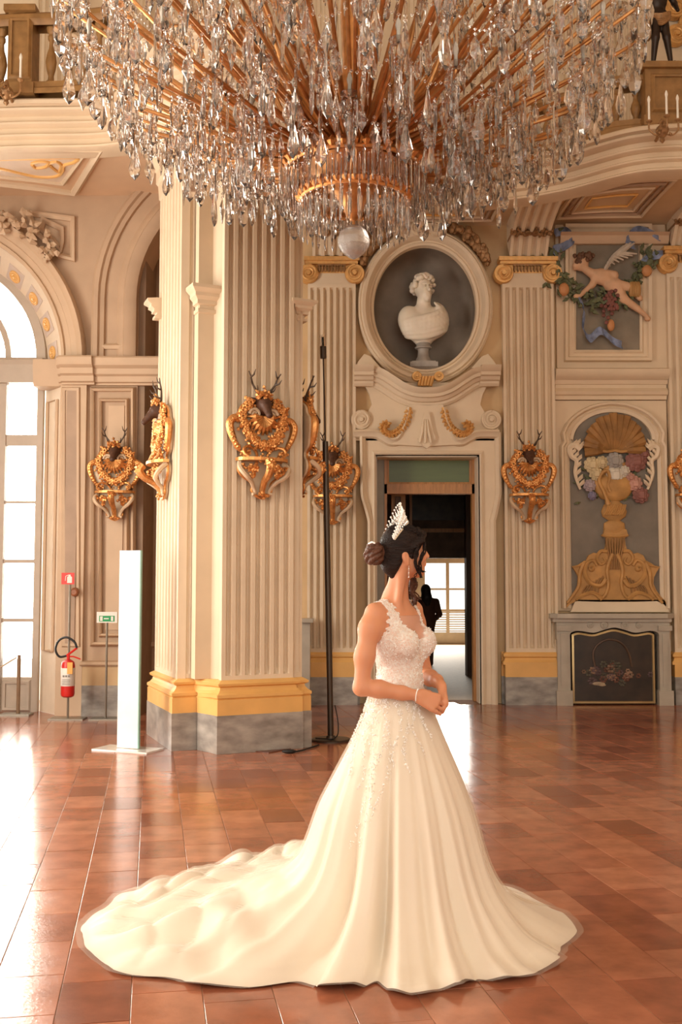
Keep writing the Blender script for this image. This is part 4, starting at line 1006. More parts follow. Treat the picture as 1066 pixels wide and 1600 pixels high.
mb.build('grapes', mat('fresco_purple_grapes', (.20, .075, .06), .5, var=.3), fpanel)
mb = MB()
for k in range(7): a = PI * k / 6; mb.ell(rp(991 + 6 * math.cos(a), 453, .03), (.035, .05, .11), 8, 6)
mb.build('melon', mat('fresco_ochre_melon', (.42, .23, .08), .55, var=.2), fpanel)
for a, b_, c in ((881, 453, (.07, .05, .09)), (1010, 424, (.07, .05, .08)), (954, 509, (.05, .04, .08))): mb = MB(); mb.ell(rp(a, b_, .03), c, 10, 7); mb.build('orange_fruit', mat('fresco_orange_fruit', (.55, .25, .10), .55), fpanel)
RIB = mat('fresco_blue_ribbon', (.20, .24, .36), .55, var=.5, scale=9)
for pth in (((866, 365), (885, 362), (895, 374), (880, 386), (864, 392), (872, 410)), ((903, 465), (912, 485), (910, 512), (920, 530), (935, 518), (945, 522), (958, 534), (972, 540)), ((1030, 372), (1000, 360), (984, 368), (978, 380), (992, 385)), ((1036, 398), (1015, 402), (1000, 415))):
    p = cr([rp(a, b_, .01) for a, b_ in pth], 6); mb = MB()
    rows = [[q + Vector((0, 0, .06)), q + Vector((0, -.03 * math.sin(i), 0)), q + Vector((.02, 0, -.05))] for i, q in enumerate(p)]
    mb.grid(rows).build('ribbon', RIB, fpanel)
# ---- cornice between the two painted panels
mb = MB(); za = bz(640); mb.box(bx(868), bx(1042), YB - .08, YB, bz(626), bz(600)); mb.sweep([(bx(867), bz(600)), (bx(1043), bz(600))], [(-.02, 0), (-.02, .10), (.03, .12), (.06, .18), (.12, .22), (.16, .22), (.18, .16), (.18, 0)], YB)
mb.sweep([(bx(867), bz(622)), (bx(1043), bz(622))], [(0, .05), (.03, .11), (.07, .13), (.12, .08)], YB); mb.build('panel_cornice', CREAM, wall_back)

# ---- overmantel painting: shell niche, flower vase and dolphin pedestal
om = empty('overmantel_painting', (bx(955), YB, bz(955)), 0, 'painted arched overmantel with golden shell, flower vase and dolphin pedestal', 'fresco')
ax, zc, ar = bx(956), bz(712), 76 * u
MB().box(bx(868), bx(1042), YB - .05, YB - .001, bz(954), bz(627)).build('panel_wall', CREAM, om, smooth=False)
dark = [(bx(890), bz(945)), (bx(1030), bz(945)), (bx(1030), bz(700)), (bx(1014), bz(700))] + [(ax + ar * .80 * math.cos(math.radians(a)), bz(692) + ar * .62 * math.sin(math.radians(a))) for a in range(10, 171, 10)] + [(bx(897), bz(700)), (bx(890), bz(700))]
MB().prism(dark, YB - .07, YB - .045).build('ground', mat('overmantel_grey_ground', (.20, .17, .135), .6, var=.2, scale=3), om, smooth=False)
arch_ = [(bx(885), bz(950)), (bx(885), bz(702)), (bx(890), bz(694))] + [(ax + ar * .93 * math.cos(math.radians(a)), bz(694) + ar * .70 * math.sin(math.radians(a))) for a in range(165, 14, -10)] + [(bx(1022), bz(694)), (bx(1027), bz(702)), (bx(1027), bz(950))]
MB().sweep(arch_, [(-.02, .04), (-.02, .09), (.02, .12), (.04, .10), (.06, .15), (.085, .16), (.10, .10), (.10, .04)], YB).build('arch_moulding', CREAM2, om)
in_ = [(ax + ar * .84 * math.cos(math.radians(a)), bz(690) + ar * .62 * math.sin(math.radians(a))) for a in range(178, 1, -8)]
MB().sweep(in_, [(-.03, .05), (-.02, .10), (.02, .11), (.03, .05)], YB).build('arch_roll', CREAM2, om)
GLD2 = mat('painted_ochre_gold', (.50, .27, .09), .6, var=.2, scale=7); GLD3 = mat('painted_dark_gold', (.32, .16, .05), .6, var=.25, scale=7)
def rq(px, py, d=.09): p = at(px, py, YB); return Vector((p.x, YB - d, p.z))
shl = empty('shell', (0, 0, 0)); shl.parent = om; shl.location = (0, 0, 0)
mb = MB()
for k in range(15):
    a = math.radians(188 - 13.9 * k * 14 / 14 * .985); e = rq(956 + 46 * math.cos(a), 702 - 52 * math.sin(a) * .98 - (2 if k % 2 else 0), .13); s0 = rq(956 + 10 * math.cos(a), 706, .10)
    m_ = (s0 + e) / 2 + Vector((0, -.05, 0)); mb.tube([s0, m_, e], [.02, .052, .062], 7)
bpy.data.objects.remove(shl); mb.build('shell', GLD3, om)
mb = MB()
for s_ in (-1, 1):
    p = cr([rq(956 + s_ * a, b_, .15) for a, b_ in ((0, 706), (12, 708), (24, 705), (28, 700), (22, 697), (17, 701))], 4); mb.tube(p, .02, 6)
mb.build('shell_hinge', GLD2, om)
# vase: turned form squashed against the wall
mb = MB(); prof = [(4, 838), (10, 836), (17, 828), (16, 818), (9, 814), (18, 808), (20, 800), (16, 790), (10, 786), (9, 784), (20, 780), (24, 776), (29, 768), (34, 760), (33, 752), (26, 748), (19, 745), (17, 736), (19, 730), (21, 728), (21, 724), (12, 724)]
mb.M = Matrix.Translation((bx(956), YB - .09, 0)) @ Matrix.Diagonal((1, .3, 1, 1)); mb.lathe([(r * u, bz(y)) for r, y in prof], 24); mb.M = None
mb.build('vase', GLD2, om)
p = cr([rq(a, b_, .16) for a, b_ in ((946, 790), (940, 772), (932, 754), (936, 742), (944, 738), (948, 748), (945, 760), (949, 770))], 4); mb = MB(); mb.tube(p, [.035, .035] + [.024] * (len(p) - 2), 6); mb.build('vase_handle', GLD2, om)
mb = MB()
for k in range(10): x = 943 + 3 * k; mb.tube([rq(x - 4, 806, .16), rq(x, 800, .17), rq(x + 3, 790, .16)], .012, 5)
mb.build('vase_gadroon', GLD2, om)
# flowers
def flower(c, r, m_, n=9, rg=random.Random(8)):
    mb = MB(); c = Vector(c)
    for ring, (k, rr) in enumerate(((n, 1), (n - 2, .65), (4, .28))):
        for i in range(k):
            a = 2 * PI * i / k + ring * .4; q = c + Vector((math.cos(a) * r * rr * .72, -.02 * ring, math.sin(a) * r * rr * .72)); mb.ell(q, (r * .33, .02, r * .33), 6, 4)
    return mb.build('flower', m_, om)
FW, FC, FP, FR = mat('painted_white_flower', (.66, .60, .50), .6, var=.1), mat('painted_cream_flower', (.62, .50, .30), .6, var=.12), mat('painted_pink_flower', (.52, .28, .22), .6, var=.2), mat('painted_dark_red_flower', (.26, .11, .09), .6, var=.2)
for px_, py_, r_, m_ in ((922, 728, 13, FC), (937, 724, 10, FC), (928, 742, 11, FC), (957, 722, 14, mat('painted_grey_flower', (.36, .33, .30), .6, var=.15)), (958, 745, 15, FW), (972, 738, 9, FW), (990, 722, 17, FR), (988, 757, 12, FP), (981, 748, 8, FP), (997, 775, 13, FR), (1002, 712, 9, FR), (918, 760, 10, mat('painted_lilac_flower', (.42, .34, .36), .6, var=.15)), (922, 776, 7, mat('painted_blue_flower', (.24, .22, .32), .6, var=.2))): flower(rq(px_, py_, .13), r_ * u, m_)
mb = MB()
for i in range(90):
    q = rq(955 + max(-55, min(55, rg.gauss(0, 28))), 752 + max(-40, min(35, rg.gauss(0, 18))), rg.uniform(.08, .10)); d = Vector((rg.uniform(-1, 1), -.1, rg.uniform(-1, 1))) * .06; mb.tube([q - d, q, q + d], [.004, .026, .004], 4)
mb.build('flower_leaves', FLE, om)
# dolphin pedestal: painted silhouette with raised scrolls, fins and eyes
half = [(0, 826), (17, 828), (19, 836), (14, 842), (15, 852), (18, 862), (26, 866), (34, 864), (42, 868), (46, 876), (54, 880), (62, 886), (68, 885), (62, 894), (58, 902), (57, 912), (61, 922), (68, 932), (76, 940), (78, 950), (72, 944), (62, 939), (30, 940), (0, 940)]
sil = [(bx(957 + a), bz(b_)) for a, b_ in half] + [(bx(957 - a), bz(b_)) for a, b_ in half[::-1]][1:-1]
ped = MB().prism(sil[::-1], YB - .12, YB - .05).build('dolphin_pedestal', GLD2, om, smooth=False)
for s_ in (-1, 1):
    X = lambda dx_: 957 + s_ * dx_
    for pts, r0_, r1_, nm in (([(3, 866), (8, 876), (12, 892), (10, 912), (14, 928), (22, 936)], .03, .02, 'scroll'), ([(12, 862), (22, 862), (28, 872), (22, 882), (15, 878), (18, 871)], .026, .014, 'scroll'),
                        ([(14, 905), (22, 915), (36, 912), (46, 898), (44, 882), (34, 876), (28, 884)], .035, .02, 'dolphin_snout'), ([(48, 880), (54, 896), (56, 916), (66, 932), (74, 942)], .03, .018, 'tail'), ([(20, 936), (34, 926), (50, 930), (60, 937)], .03, .02, 'wave'), ([(46, 878), (56, 884), (66, 886)], .022, .008, 'fin')):
        p = cr([rq(X(a), b_, .13) for a, b_ in pts], 5); mb = MB(); mb.tube(p, [r0_ + (r1_ - r0_) * k / (len(p) - 1) for k in range(len(p))], 6); mb.build(nm, GLD2, om)
    mb = MB()
    for k in range(6): mb.tube(cr([rq(X(18 + 5 * k), 900 + 3 * k, .125), rq(X(24 + 5 * k), 912 + 2 * k, .135), rq(X(26 + 5 * k), 926 + k, .125)], 3), .010, 5)
    mb.build('scale_ridges', GLD3, om)
    mb = MB(); mb.ell(rq(X(36), 889, .125), (.045, .03, .04), 8, 6); mb.build('cheek', GLD2, om); mb = MB(); mb.ell(rq(X(37), 887, .15), (.016, .012, .014), 8, 6); mb.build('eye', GLD3, om)
mb = MB()
for k in range(-3, 4): mb.tube(cr([rq(957 + k * 4.5, 842, .125), rq(957 + k * 4, 856, .14), rq(957 + k * 3, 870, .135), rq(957 + k * 2.4, 890, .125)], 4), .013, 5)
mb.build('bell_flutes', GLD3, om)
mb = MB(); mb.tube([rq(957 + 20 * math.cos(math.radians(a)), 836 + 3 * math.sin(math.radians(a)), .135) for a in range(0, 181, 15)], .02, 6); mb.build('bell_rim', GLD2, om)
MB().prism([(bx(886), bz(956)), (bx(1038), bz(956)), (bx(1030), bz(937)), (bx(894), bz(937))], YB - .12, YB - .04).build('sill', CREAM2, om, smooth=False)
for s_ in (-1, 1):
    X = lambda dx_: 956 + s_ * dx_
    p = cr([rq(X(a), b_, .12) for a, b_ in ((52, 704), (60, 698), (68, 702), (66, 714), (58, 722), (60, 740), (56, 756), (52, 766))], 5); mb = MB(); mb.tube(p, [.05 - .035 * i / len(p) for i in range(len(p))], 6)
    for i in range(2, len(p) - 2, 3): mb.tube([p[i], p[i] + Vector((s_ * -.05, -.02, .05)), p[i] + Vector((s_ * -.07, 0, .09))], [.02, .025, .004], 5)
    mb.build('side_scroll', CREAM2, om)
# ---- marble chimneypiece
fp = empty('fireplace', (bx(964), YB, 0), 0, 'grey veined marble fireplace surround below the painted overmantel', 'fireplace')
FM = mat('pale_grey_marble', (.40, .35, .28), .32, var=.3, scale=4, col2=(.52, .46, .37), detail=8)
mx = lambda px: at(px, 1030, YB - .28).x; mz = lambda py: at(960, py, YB - .3).z
mb = MB(); mb.plan([(mx(862), YB), (mx(862), YB - .24), (mx(872), YB - .32), (mx(948), YB - .34), (mx(980), YB - .34), (mx(1044), YB - .32), (mx(1056), YB - .24), (mx(1056), YB)], mz(966), mz(959)); mb.plan([(mx(866), YB), (mx(866), YB - .26), (mx(1052), YB - .26), (mx(1052), YB)], mz(972), mz(966)); mb.build('mantel_shelf', FM, fp, smooth=False)
low = [tuple(p) for p in cr([Vector((mx(a), mz(b_))) for a, b_ in ((893, 1000), (894, 990), (906, 986), (930, 989), (945, 985), (963, 981), (981, 985), (996, 989), (1020, 986), (1032, 990), (1033, 1000))], 4)]
MB().prism([(mx(872), mz(1000)), *low, (mx(1050), mz(1000)), (mx(1050), mz(970)), (mx(872), mz(970))][::-1], YB - .22, YB - .02).build('frieze', FM, fp, smooth=False)
for a, b_ in ((873, 893), (1033, 1051)):
    mb = MB(); mb.box(mx(a), mx(b_), YB - .22, YB, .0, mz(1000)); mb.box(mx(a) - .02, mx(b_) + .02, YB - .25, YB, 0, mz(1080)); mb.box(mx(a) - .015, mx(b_) + .015, YB - .25, YB, mz(986), mz(978)); mb.box(mx(a) + .04, mx(b_) - .04, YB - .235, YB - .2, mz(1072), mz(990)); mb.build('jamb', FM, fp, smooth=False)
mb = MB()
for s_ in (-1, 1):
    for q, r_ in ((16, .05), (38, .04)): c = (mx(963 + s_ * q), mz(977)); volute(mb, c[0], c[1], r_, YB - .20, .05, s_)
mb.build('frieze_scroll', FM, fp)
MB().box(mx(893), mx(1033), YB - .01, YB + .0, 0, mz(980)).build('back', DKWOOD, fp)
# ---- painted fire screen closing the hearth
fs = empty('fire_screen', ((mx(897) + mx(1031)) / 2, YB - .16, 0), 0, 'dark still life painting with a basket closing the hearth', 'painting')
top = [tuple(p) for p in cr([Vector((mx(a), mz(b_))) for a, b_ in ((1027, 992), (1018, 989), (996, 992), (981, 988), (963, 984), (945, 988), (930, 992), (908, 989), (897, 992))], 4)]
outl = [(mx(897), .02), (mx(1027), .02)] + top
DKP = mat('dark_canvas', (.030, .017, .010), .3, var=.5, scale=5)
MB().prism(outl, YB - .16, YB - .13).build('canvas', DKP, fs, smooth=False)
MB().sweep(outl, [(.0, 0), (0, .02), (.025, .03), (.03, 0)], YB - .155, closed=True).build('gilt_frame', mat('pale_gilt_frame', (.62, .45, .22), .35, metal=.5, var=.1), fs)
def rf(px, py, d=.165): p = at(px, py, YB - .16); return Vector((p.x, YB - d, p.z))
mb = MB(); mb.tube(cr([rf(a, b_) for a, b_ in ((930, 1042), (927, 1025), (930, 1012), (940, 1003), (952, 999), (966, 1002), (977, 1011), (984, 1025), (987, 1042))], 5), .014, 6); mb.build('basket_handle', mat('painted_basket_brown', (.09, .05, .03), .5, var=.3), fs)
cols = [mat('painted_bloom_a', (.13, .05, .03), .5, var=.4), mat('painted_bloom_b', (.07, .06, .04), .5, var=.4), mat('painted_bloom_c', (.22, .13, .08), .5, var=.4), mat('painted_bloom_d', (.10, .06, .06), .5, var=.4)]
for i in range(34):
    c = rf(956 + rg.gauss(0, 24), 1058 + rg.gauss(0, 9) - 4, .165); r_ = rg.uniform(.03, .07); mb = MB()
    for k in range(6): a = k * PI / 3; mb.ell((c.x + r_ * .6 * math.cos(a), c.y, c.z + r_ * .6 * math.sin(a)), (r_ * .4, .008, r_ * .3), 6, 4)
    mb.build('bloom', cols[i % 4], fs)
mb = MB(); c = rf(935, 1068); mb.ell(c, (.09, .012, .025), 10, 5); mb.ell(c + Vector((.05, -.004, -.02)), (.05, .012, .016), 8, 5); mb.build('painted_cloth', mat('painted_pale_highlight', (.38, .28, .18), .5, var=.3), fs)
# ================================================================== GALLERY FURNISHINGS
BRN = mat('brown_gilt_wood', (.30, .16, .055), .5, var=.2, scale=10); BRZ = mat('dark_bronze', (.035, .022, .016), .35, metal=.5, var=.3)
WAX = mat('white_candle_wax', (.88, .84, .74), .5, var=.02)
bal = MB(); bal.lathe([(.055, 0), (.055, .03), (.035, .05), (.03, .10), (.05, .18), (.062, .26), (.05, .34), (.028, .42), (.024, .50), (.04, .53), (.04, .56), (.028, .58), (.05, .62), (.055, .66)], 10)
def balustrade(label, path, z0, z1, nb, peds, bal_skip=()):
    e = empty('balustrade', (path[0][0], path[0][1], z0), 0, label, 'balustrade'); P = [tuple(p) for p in cr([Vector(p) for p in path], 6)]
    MB().sweep(P, [(-.11, 0), (-.11, .06), (-.09, .08), (-.09, .14), (.09, .14), (.09, 0)], z0, plan=True).build('plinth_rail', BRN, e)
    MB().sweep(P, [(-.08, 0), (-.10, .03), (-.13, .05), (-.13, .10), (-.10, .13), (.10, .13), (.1, 0)], z1 - .13, plan=True).build('hand_rail', BRN, e)
    me = bal.mesh('baluster', BRN); sz = (z1 - z0 - .27) / .66
    L_ = [0]
    for a, b_ in zip(P, P[1:]): L_.append(L_[-1] + math.dist(a, b_))
    for k in range(nb):
        s = L_[-1] * (k + .5) / nb; x = np.interp(s, L_, [p[0] for p in P]); y = np.interp(s, L_, [p[1] for p in P])
        if any(abs(x - px) < hw + .05 for px, py, hw in peds): continue
        inst(me, 'baluster', e, Vector((x, y, z0 + .14)) - e.location, scale=(1, 1, sz))
    for px, py, hw in peds:
        mb = MB(); mb.box(px - hw, px + hw, py - hw * .7 - .04, py + .14, z0 + .1, z1 + .02); mb.box(px - hw - .04, px + hw + .04, py - hw * .7 - .09, py + .18, z1, z1 + .07); mb.box(px - hw - .03, px + hw + .03, py - hw * .7 - .07, py + .17, z0, z0 + .12)
        o = mb.build('pedestal', BRN, e, smooth=False)
        mb = MB(); w_, Yp = hw * .62, py - hw * .7 - .045; mb.sweep([(px - w_, z0 + .2), (px + w_, z0 + .2), (px + w_, z1 - .1), (px - w_, z1 - .1)], [(0, 0), (0, .02), (-.02, .025), (-.04, 0)], Yp, closed=True); mb.build('pedestal_moulding', BRN, o)
    return e
ZG = CZ0 + .48
pdl = at(35, 70, 11.0); balustrade('brown gilded balustrade on the gallery at upper left', [(-5.2, 11.4), (-4.4, 11.18), (-3.6, 11.04), (-3.0, 11.0), (-2.5, 10.9)], ZG + .05, 7.68, 15, [(pdl.x, pdl.y + .05, .13)])
balustrade('brown gilded balustrade on the gallery at upper right', [(.9, 12.75), (1.5, 12.7), (2.2, 12.55), (2.9, 12.2), (3.4, 11.86), (5.5, 11.7)], ZG + .02, 7.42, 22, [(at(1036, 140, 11.9).x, 11.88, .28)])
# ---- candle sconces on the gallery cornice
def sconce(label, px, py, Y, cand):
    p = at(px, py, Y); e = empty('candle_sconce', p, 0, label, 'sconce', 'gilt candle sconces on the gallery')
    mb = MB(); mb.lathe([(.005, -.16), (.03, -.13), (.02, -.10), (.05, -.07), (.075, -.02), (.06, .02), (.03, .05), (.025, .09), (.01, .12)], 10); mb.tube([(0, 0, -.02), (0, .12, .0), (0, .24, -.03)], .018, 6); leaf_cluster(mb, (0, -.04, .0), 16, .04, .012, .022, random.Random(3)); mb.build('bracket', DARKGOLD, e, local=True)
    for dx_, dy_, dz_ in cand:
        a = MB(); a.tube(cr([Vector((0, 0, -.02)), Vector((dx_ * .5, dy_ * .5 - .02, -.09)), Vector((dx_, dy_, -.03)), Vector((dx_, dy_, dz_))], 4), .010, 6); a.lathe([(.01, dz_ - .02), (.035, dz_), (.035, dz_ + .012), (.012, dz_ + .015)], 10, (dx_, dy_, 0)); ar_ = a.build('arm', DARKGOLD, e, local=True)
        c = MB(); c.lathe([(.013, dz_ + .01), (.012, dz_ + .22), (.014, dz_ + .225), (.018, dz_ + .25), (.012, dz_ + .275), (.002, dz_ + .295)], 8, (dx_, dy_, 0)); c.build('candle', WAX, ar_, local=True)
cd3 = ((-.16, -.06, .06), (.0, -.17, .07), (.16, -.05, .08))
sconce('gilt candle sconce at the upper left gallery corner', 10, 142, 10.72, ((-.05, -.12, .05), (.16, -.05, .09)))
sconce('gilt three-candle sconce below the bronze statue', 1035, 202, 11.35, cd3)
sconce('gilt candle sconce beside the lower edge of the crystal chandelier', 880, 244, 12.05, ((-.16, -.06, .05), (.0, -.17, .06), (.12, -.05, .09)))
# ---- bronze statue on the pedestal
stp = Vector((at(1028, 80, 11.9).x, 11.82, 7.54)); stt = empty('bronze_statue', stp, 0, 'dark bronze standing figure with a gilt loincloth on the gallery pedestal', 'statue')
S = SDF((-.28, -.2, -.01), (.28, .2, 1.15), .009)
S.chain([(-.035, -.0, .58), (-.055, -.03, .33), (-.075, .02, .04)], [.068, .045, .026], .02).chain([(.04, 0, .58), (.075, -.02, .34), (.125, 0, .04)], [.066, .045, .026], .02)
for x, y in ((-.075, .02), (.125, 0)): S.cap((x, y, .022), (x + .02, y - .075, .015), .024, .016, .015)
S.ell((0, 0, .60), (.098, .07, .08), k=.04).ell((-.01, 0, .78), (.105, .07, .14), k=.05).ell((-.01, -.01, .86), (.13, .075, .08), k=.04).cap((-.01, 0, .92), (0, -.01, 1.0), .035, .034, .03).ell((.0, -.015, 1.055), (.052, .06, .07), k=.02)
S.chain([(-.12, 0, .89), (-.19, -.02, .74), (-.13, -.08, .62)], [.042, .033, .022], .02).chain([(.11, 0, .89), (.19, .02, .76), (.20, -.06, .64)], [.042, .033, .022], .02)
V, Q = S.nets(); np_obj('figure', V, Q, BRZ, stt, local=True)
mb = MB()
for k in range(7): mb.tube(cr([Vector((-.11 + .01 * k, -.05 + .008 * k, .60 - .012 * k)), Vector((0, -.09, .575 - .02 * k)), Vector((.11, -.05, .62 - .012 * k)), Vector((.10, .05, .62 - .01 * k))], 4), .016, 6)
mb.tube(cr([Vector((-.11, -.04, .58)), Vector((-.15, -.03, .45)), Vector((-.13, 0, .30))], 4), [.03] * 4 + [.04] * 4 + [.01], 6); mb.build('loincloth', DARKGOLD, stt, local=True)
MB().box(-.16, .18, -.12, .12, -.05, .005).build('statue_base', BRZ, stt, local=True)
# gilt scroll cartouche on the upper wall behind it
mb = MB(); 
for (a, b_), r_, sg in (((1052, 18), .16, 1), ((1054, 60), .15, -1), ((1080, 40), .2, 1)): c = at(a, b_, 14.3); volute(mb, c.x, c.z, r_, 14.25, .12, sg)
mb.build('scroll_cartouche', GILTO, up)

# ================================================================== FLOOR-STANDING THINGS
BLK = mat('black_rubber', (.012, .012, .012), .5, var=.1); STEEL = mat('brushed_steel', (.30, .27, .22), .35, metal=.9, var=.1)
DBR = mat('dark_brown_metal', (.075, .055, .040), .35, metal=.6, var=.1)
# tall lamp pole
b0 = fl(517, 1157); lamp = empty('floor_lamp', b0, 0, 'tall dark metal lamp pole with bare tube bulb beside the pier', 'lamp')
MB().lathe([(.20, 0), (.20, .012), (.19, .02), (.05, .024), (.04, .05), (.001, .052)], 32).build('base', DBR, lamp, local=True)
tp = at(508.5, 690, b0.y) - b0; t2 = at(505.5, 560, b0.y) - b0; t3 = at(505, 541, b0.y) - b0; t4 = at(504.5, 524, b0.y) - b0
MB().tube([(0, 0, .02), tp], .030, 14).build('pole', DBR, lamp, local=True); MB().tube([tp - Vector((0, 0, .02)), t2], .008, 8).build('rod', DBR, lamp, local=True)
MB().tube([t2, t2 + (t3 - t2) * .96], .033, 12).build('socket', DBR, lamp, local=True)
BULB = mat('bulb_glass', (1, .97, .92), .02, var=0, trans=1.0, ior=1.3)
MB().tube([t3, t4], .030, 12).build('tube_bulb', BULB, lamp, local=True, recalc=True); MB().tube([t3, t4 - Vector((0, 0, .02))], .008, 6).build('filament', WAX, lamp, local=True)
mb = MB(); mb.tube(cr([Vector((.04, -.02, .35)), Vector((.07, -.03, .2)), Vector((.07, -.06, .07)), Vector((.02, -.1, .03)), Vector((-.06, -.09, .03)), Vector((-.15, -.05, .03))], 5), .006, 6); mb.build('cord', BLK, lamp, local=True)
c0, c1, c2_, c3 = fl(498, 1164, .01), fl(480, 1170, .01), fl(464, 1174, .01), fl(452, 1174, .012)
mb = MB(); mb.tube(cr([c0, c1, c2_, c3], 5), .008, 6); q = fl(452, 1174, .02); mb.ell(q, (.07, .03, .02), 10, 6); mb.build('power_cable', BLK); tag(bpy.data.objects['power_cable'], 'short black power cable with plug at the foot of the pier', 'cable')
mb = MB(); pts = [fl(384, 1173), fl(420, 1177), fl(458, 1170), fl(424, 1166)]; mb.plan([(p.x, p.y) for p in pts], 0, .008); mb.build('floor_plate', mat('dark_red_metal', (.14, .055, .035), .4), smooth=False); tag(bpy.data.objects['floor_plate'], 'flat dark red metal plate on the floor before the pier', 'plate')
# glass information panel
g1 = fl(216, 1173); g0 = at(184, 1166, 10.02); g0.z = 0
gp = empty('glass_panel', (g0 + g1) / 2, 0, 'upright glass information panel with a window reflection painted white on a flat base beside the pier', 'panel')
d = (g1 - g0); d.z = 0; L_ = d.length; d.normalize(); n_ = Vector((d.y, -d.x, 0)); h = at(216, 860, g1.y).z; mid_ = (g0 + g1) / 2
GPM = mat('white_panel_reflection', (.93, .93, .93), .06, col2=(.80, .78, .72), scale=2.6, coat=.6, detail=3)  # window reflection put into the pane's white; mottling for blurry pictures; base plate white
q = [g0 - n_ * .012, g1 - n_ * .012, g1 + n_ * .012, g0 + n_ * .012]; MB().plan([(p.x, p.y) for p in q], .02, h).build('pane', GPM, gp, smooth=False)
GE = mat('green_glass_edge', (.25, .42, .36), .1, var=.1)
q = [g1 - n_ * .013, g1 + d * .012 - n_ * .013, g1 + d * .012 + n_ * .013, g1 + n_ * .013]; MB().plan([(p.x, p.y) for p in q], .02, h).build('edge', GE, gp, smooth=False)
MB().plan([(p.x, p.y) for p in [mid_ - d * .30 - n_ * .15, mid_ + d * .30 - n_ * .15, mid_ + d * .30 + n_ * .15, mid_ - d * .30 + n_ * .15]], 0, .015).build('base_plate', GPM, gp, smooth=False)
# fire extinguisher on its stand
RED = mat('extinguisher_red', (.62, .025, .02), .3, var=.04); WLB = mat('white_label', (.80, .76, .68), .5, var=.03); GRN = mat('sign_green', (.02, .30, .10), .5, var=.02)
YX = 12.25; u2 = 1645 / YX
def stand(name, label, cat, px, top_py, plate):
    x = at(px, 1000, YX).x; e = empty(name, (x, YX, 0), 0, label, cat); zt_ = at(px, top_py, YX).z
    MB().tube([(0, 0, .01), (0, 0, zt_)], .013, 8).build('post', STEEL, e, local=True); MB().box(-plate, plate, -.12, .12, 0, .015).build('base_plate', STEEL, e, local=True); return e, zt_
es, zt_ = stand('extinguisher_stand', 'steel stand with red fire extinguisher sign beside the arched window', 'sign stand', 108, 905, .20)
x0_, x1_, za_, zb_ = at(97, 900, YX).x - es.location.x, at(117, 900, YX).x - es.location.x, at(107, 913, YX).z, at(107, 895, YX).z
sg_ = MB().box(x0_, x1_, -.025, -.014, za_, zb_).build('sign', mat('sign_red', (.72, .06, .05), .5, var=.02), es, local=True)
zm, hh = (za_ + zb_) / 2, (zb_ - za_); mb = MB(); mb.prism([(-.028, zm - hh * .38), (.028, zm - hh * .38), (.028, zm + hh * .12), (.012, zm + hh * .22), (.012, zm + hh * .34), (-.012, zm + hh * .34), (-.012, zm + hh * .22), (-.028, zm + hh * .12)], -.030, -.025); mb.build('extinguisher_symbol', WLB, sg_, local=True, smooth=False)
mb = MB(); mb.tube([(-.012, -.028, zm + hh * .3), (-.045, -.028, zm + hh * .2), (-.048, -.028, zm - hh * .2)], .005, 5); mb.build('hose_symbol', WLB, sg_, local=True)
ex = empty('fire_extinguisher', (es.location.x + .02, YX - .10, at(110, 1088, YX).z), 0, 'red fire extinguisher with white label and black hose', 'extinguisher')
H_ = (1088 - 1030) / u2
MB().lathe([(.05, 0), (.072, .015), (.078, .04), (.078, H_ - .07), (.068, H_ - .03), (.035, H_ - .005), (.022, H_)], 20).build('cylinder', RED, ex, local=True)
MB().lathe([(.0785, .13), (.0795, .132), (.0795, H_ - .10), (.0785, H_ - .098)], 20).build('label', WLB, ex, local=True)
mb = MB()
for k in range(3): mb.box(-.04 + .03 * k, -.02 + .03 * k, -.083, -.078, .235, .255)
for k in range(4): mb.box(-.045, .045, -.083, -.078, .15 + .018 * k, .155 + .018 * k)
mb.build('label_print', mat('grey_print', (.25, .23, .20), .6, var=.05), ex, local=True, smooth=False)
o = MB().box(.015, .075, -.10, -.085, H_ - .16, H_ - .03).build('inspection_tag', mat('orange_tag', (.85, .42, .10), .5, var=.03), ex, local=True)
mb = MB(); mb.tube([(0, 0, H_ - .01), (0, 0, H_ + .05)], .018, 8); mb.tube([(-.02, 0, H_ + .04), (.05, 0, H_ + .09), (.10, 0, H_ + .13)], .013, 6); mb.tube([(0, 0, H_ + .03), (.06, 0, H_ + .03), (.14, 0, H_ + .0)], .009, 6); mb.build('valve', RED, ex, local=True)
mb = MB(); mb.tube(cr([Vector((-.02, 0, H_ + .04)), Vector((-.10, -.01, H_ + .03)), Vector((-.145, -.01, H_ + .11)), Vector((-.11, -.01, H_ + .21)), Vector((-.02, -.02, H_ + .25)), Vector((.07, -.02, H_ + .20)), Vector((.10, -.02, H_ + .13))], 6), .013, 8); mb.build('hose', BLK, ex, local=True)
# exit sign stand
xs_, zt_ = stand('exit_sign_stand', 'steel stand carrying a white board with green exit sign', 'sign stand', 167, 972, .17)
X = lambda px: at(px, 965, YX).x - xs_.location.x; Z = lambda py: at(167, py, YX).z
bd = MB().box(X(152), X(184), -.03, -.012, Z(973), Z(956)).build('board', WLB, xs_, local=True); gs = MB().box(X(156), X(180), -.034, -.03, Z(971), Z(962)).build('green_sign', GRN, bd, local=True)
for a, b_, c, e_ in ((157.5, 161.5, 970, 963), (174.5, 178, 970, 963), (163.5, 171, 967.3, 965.6)): o = MB().box(X(a), X(b_), -.037, -.034, Z(c), Z(e_)).build('symbol', WLB, xs_, local=True)
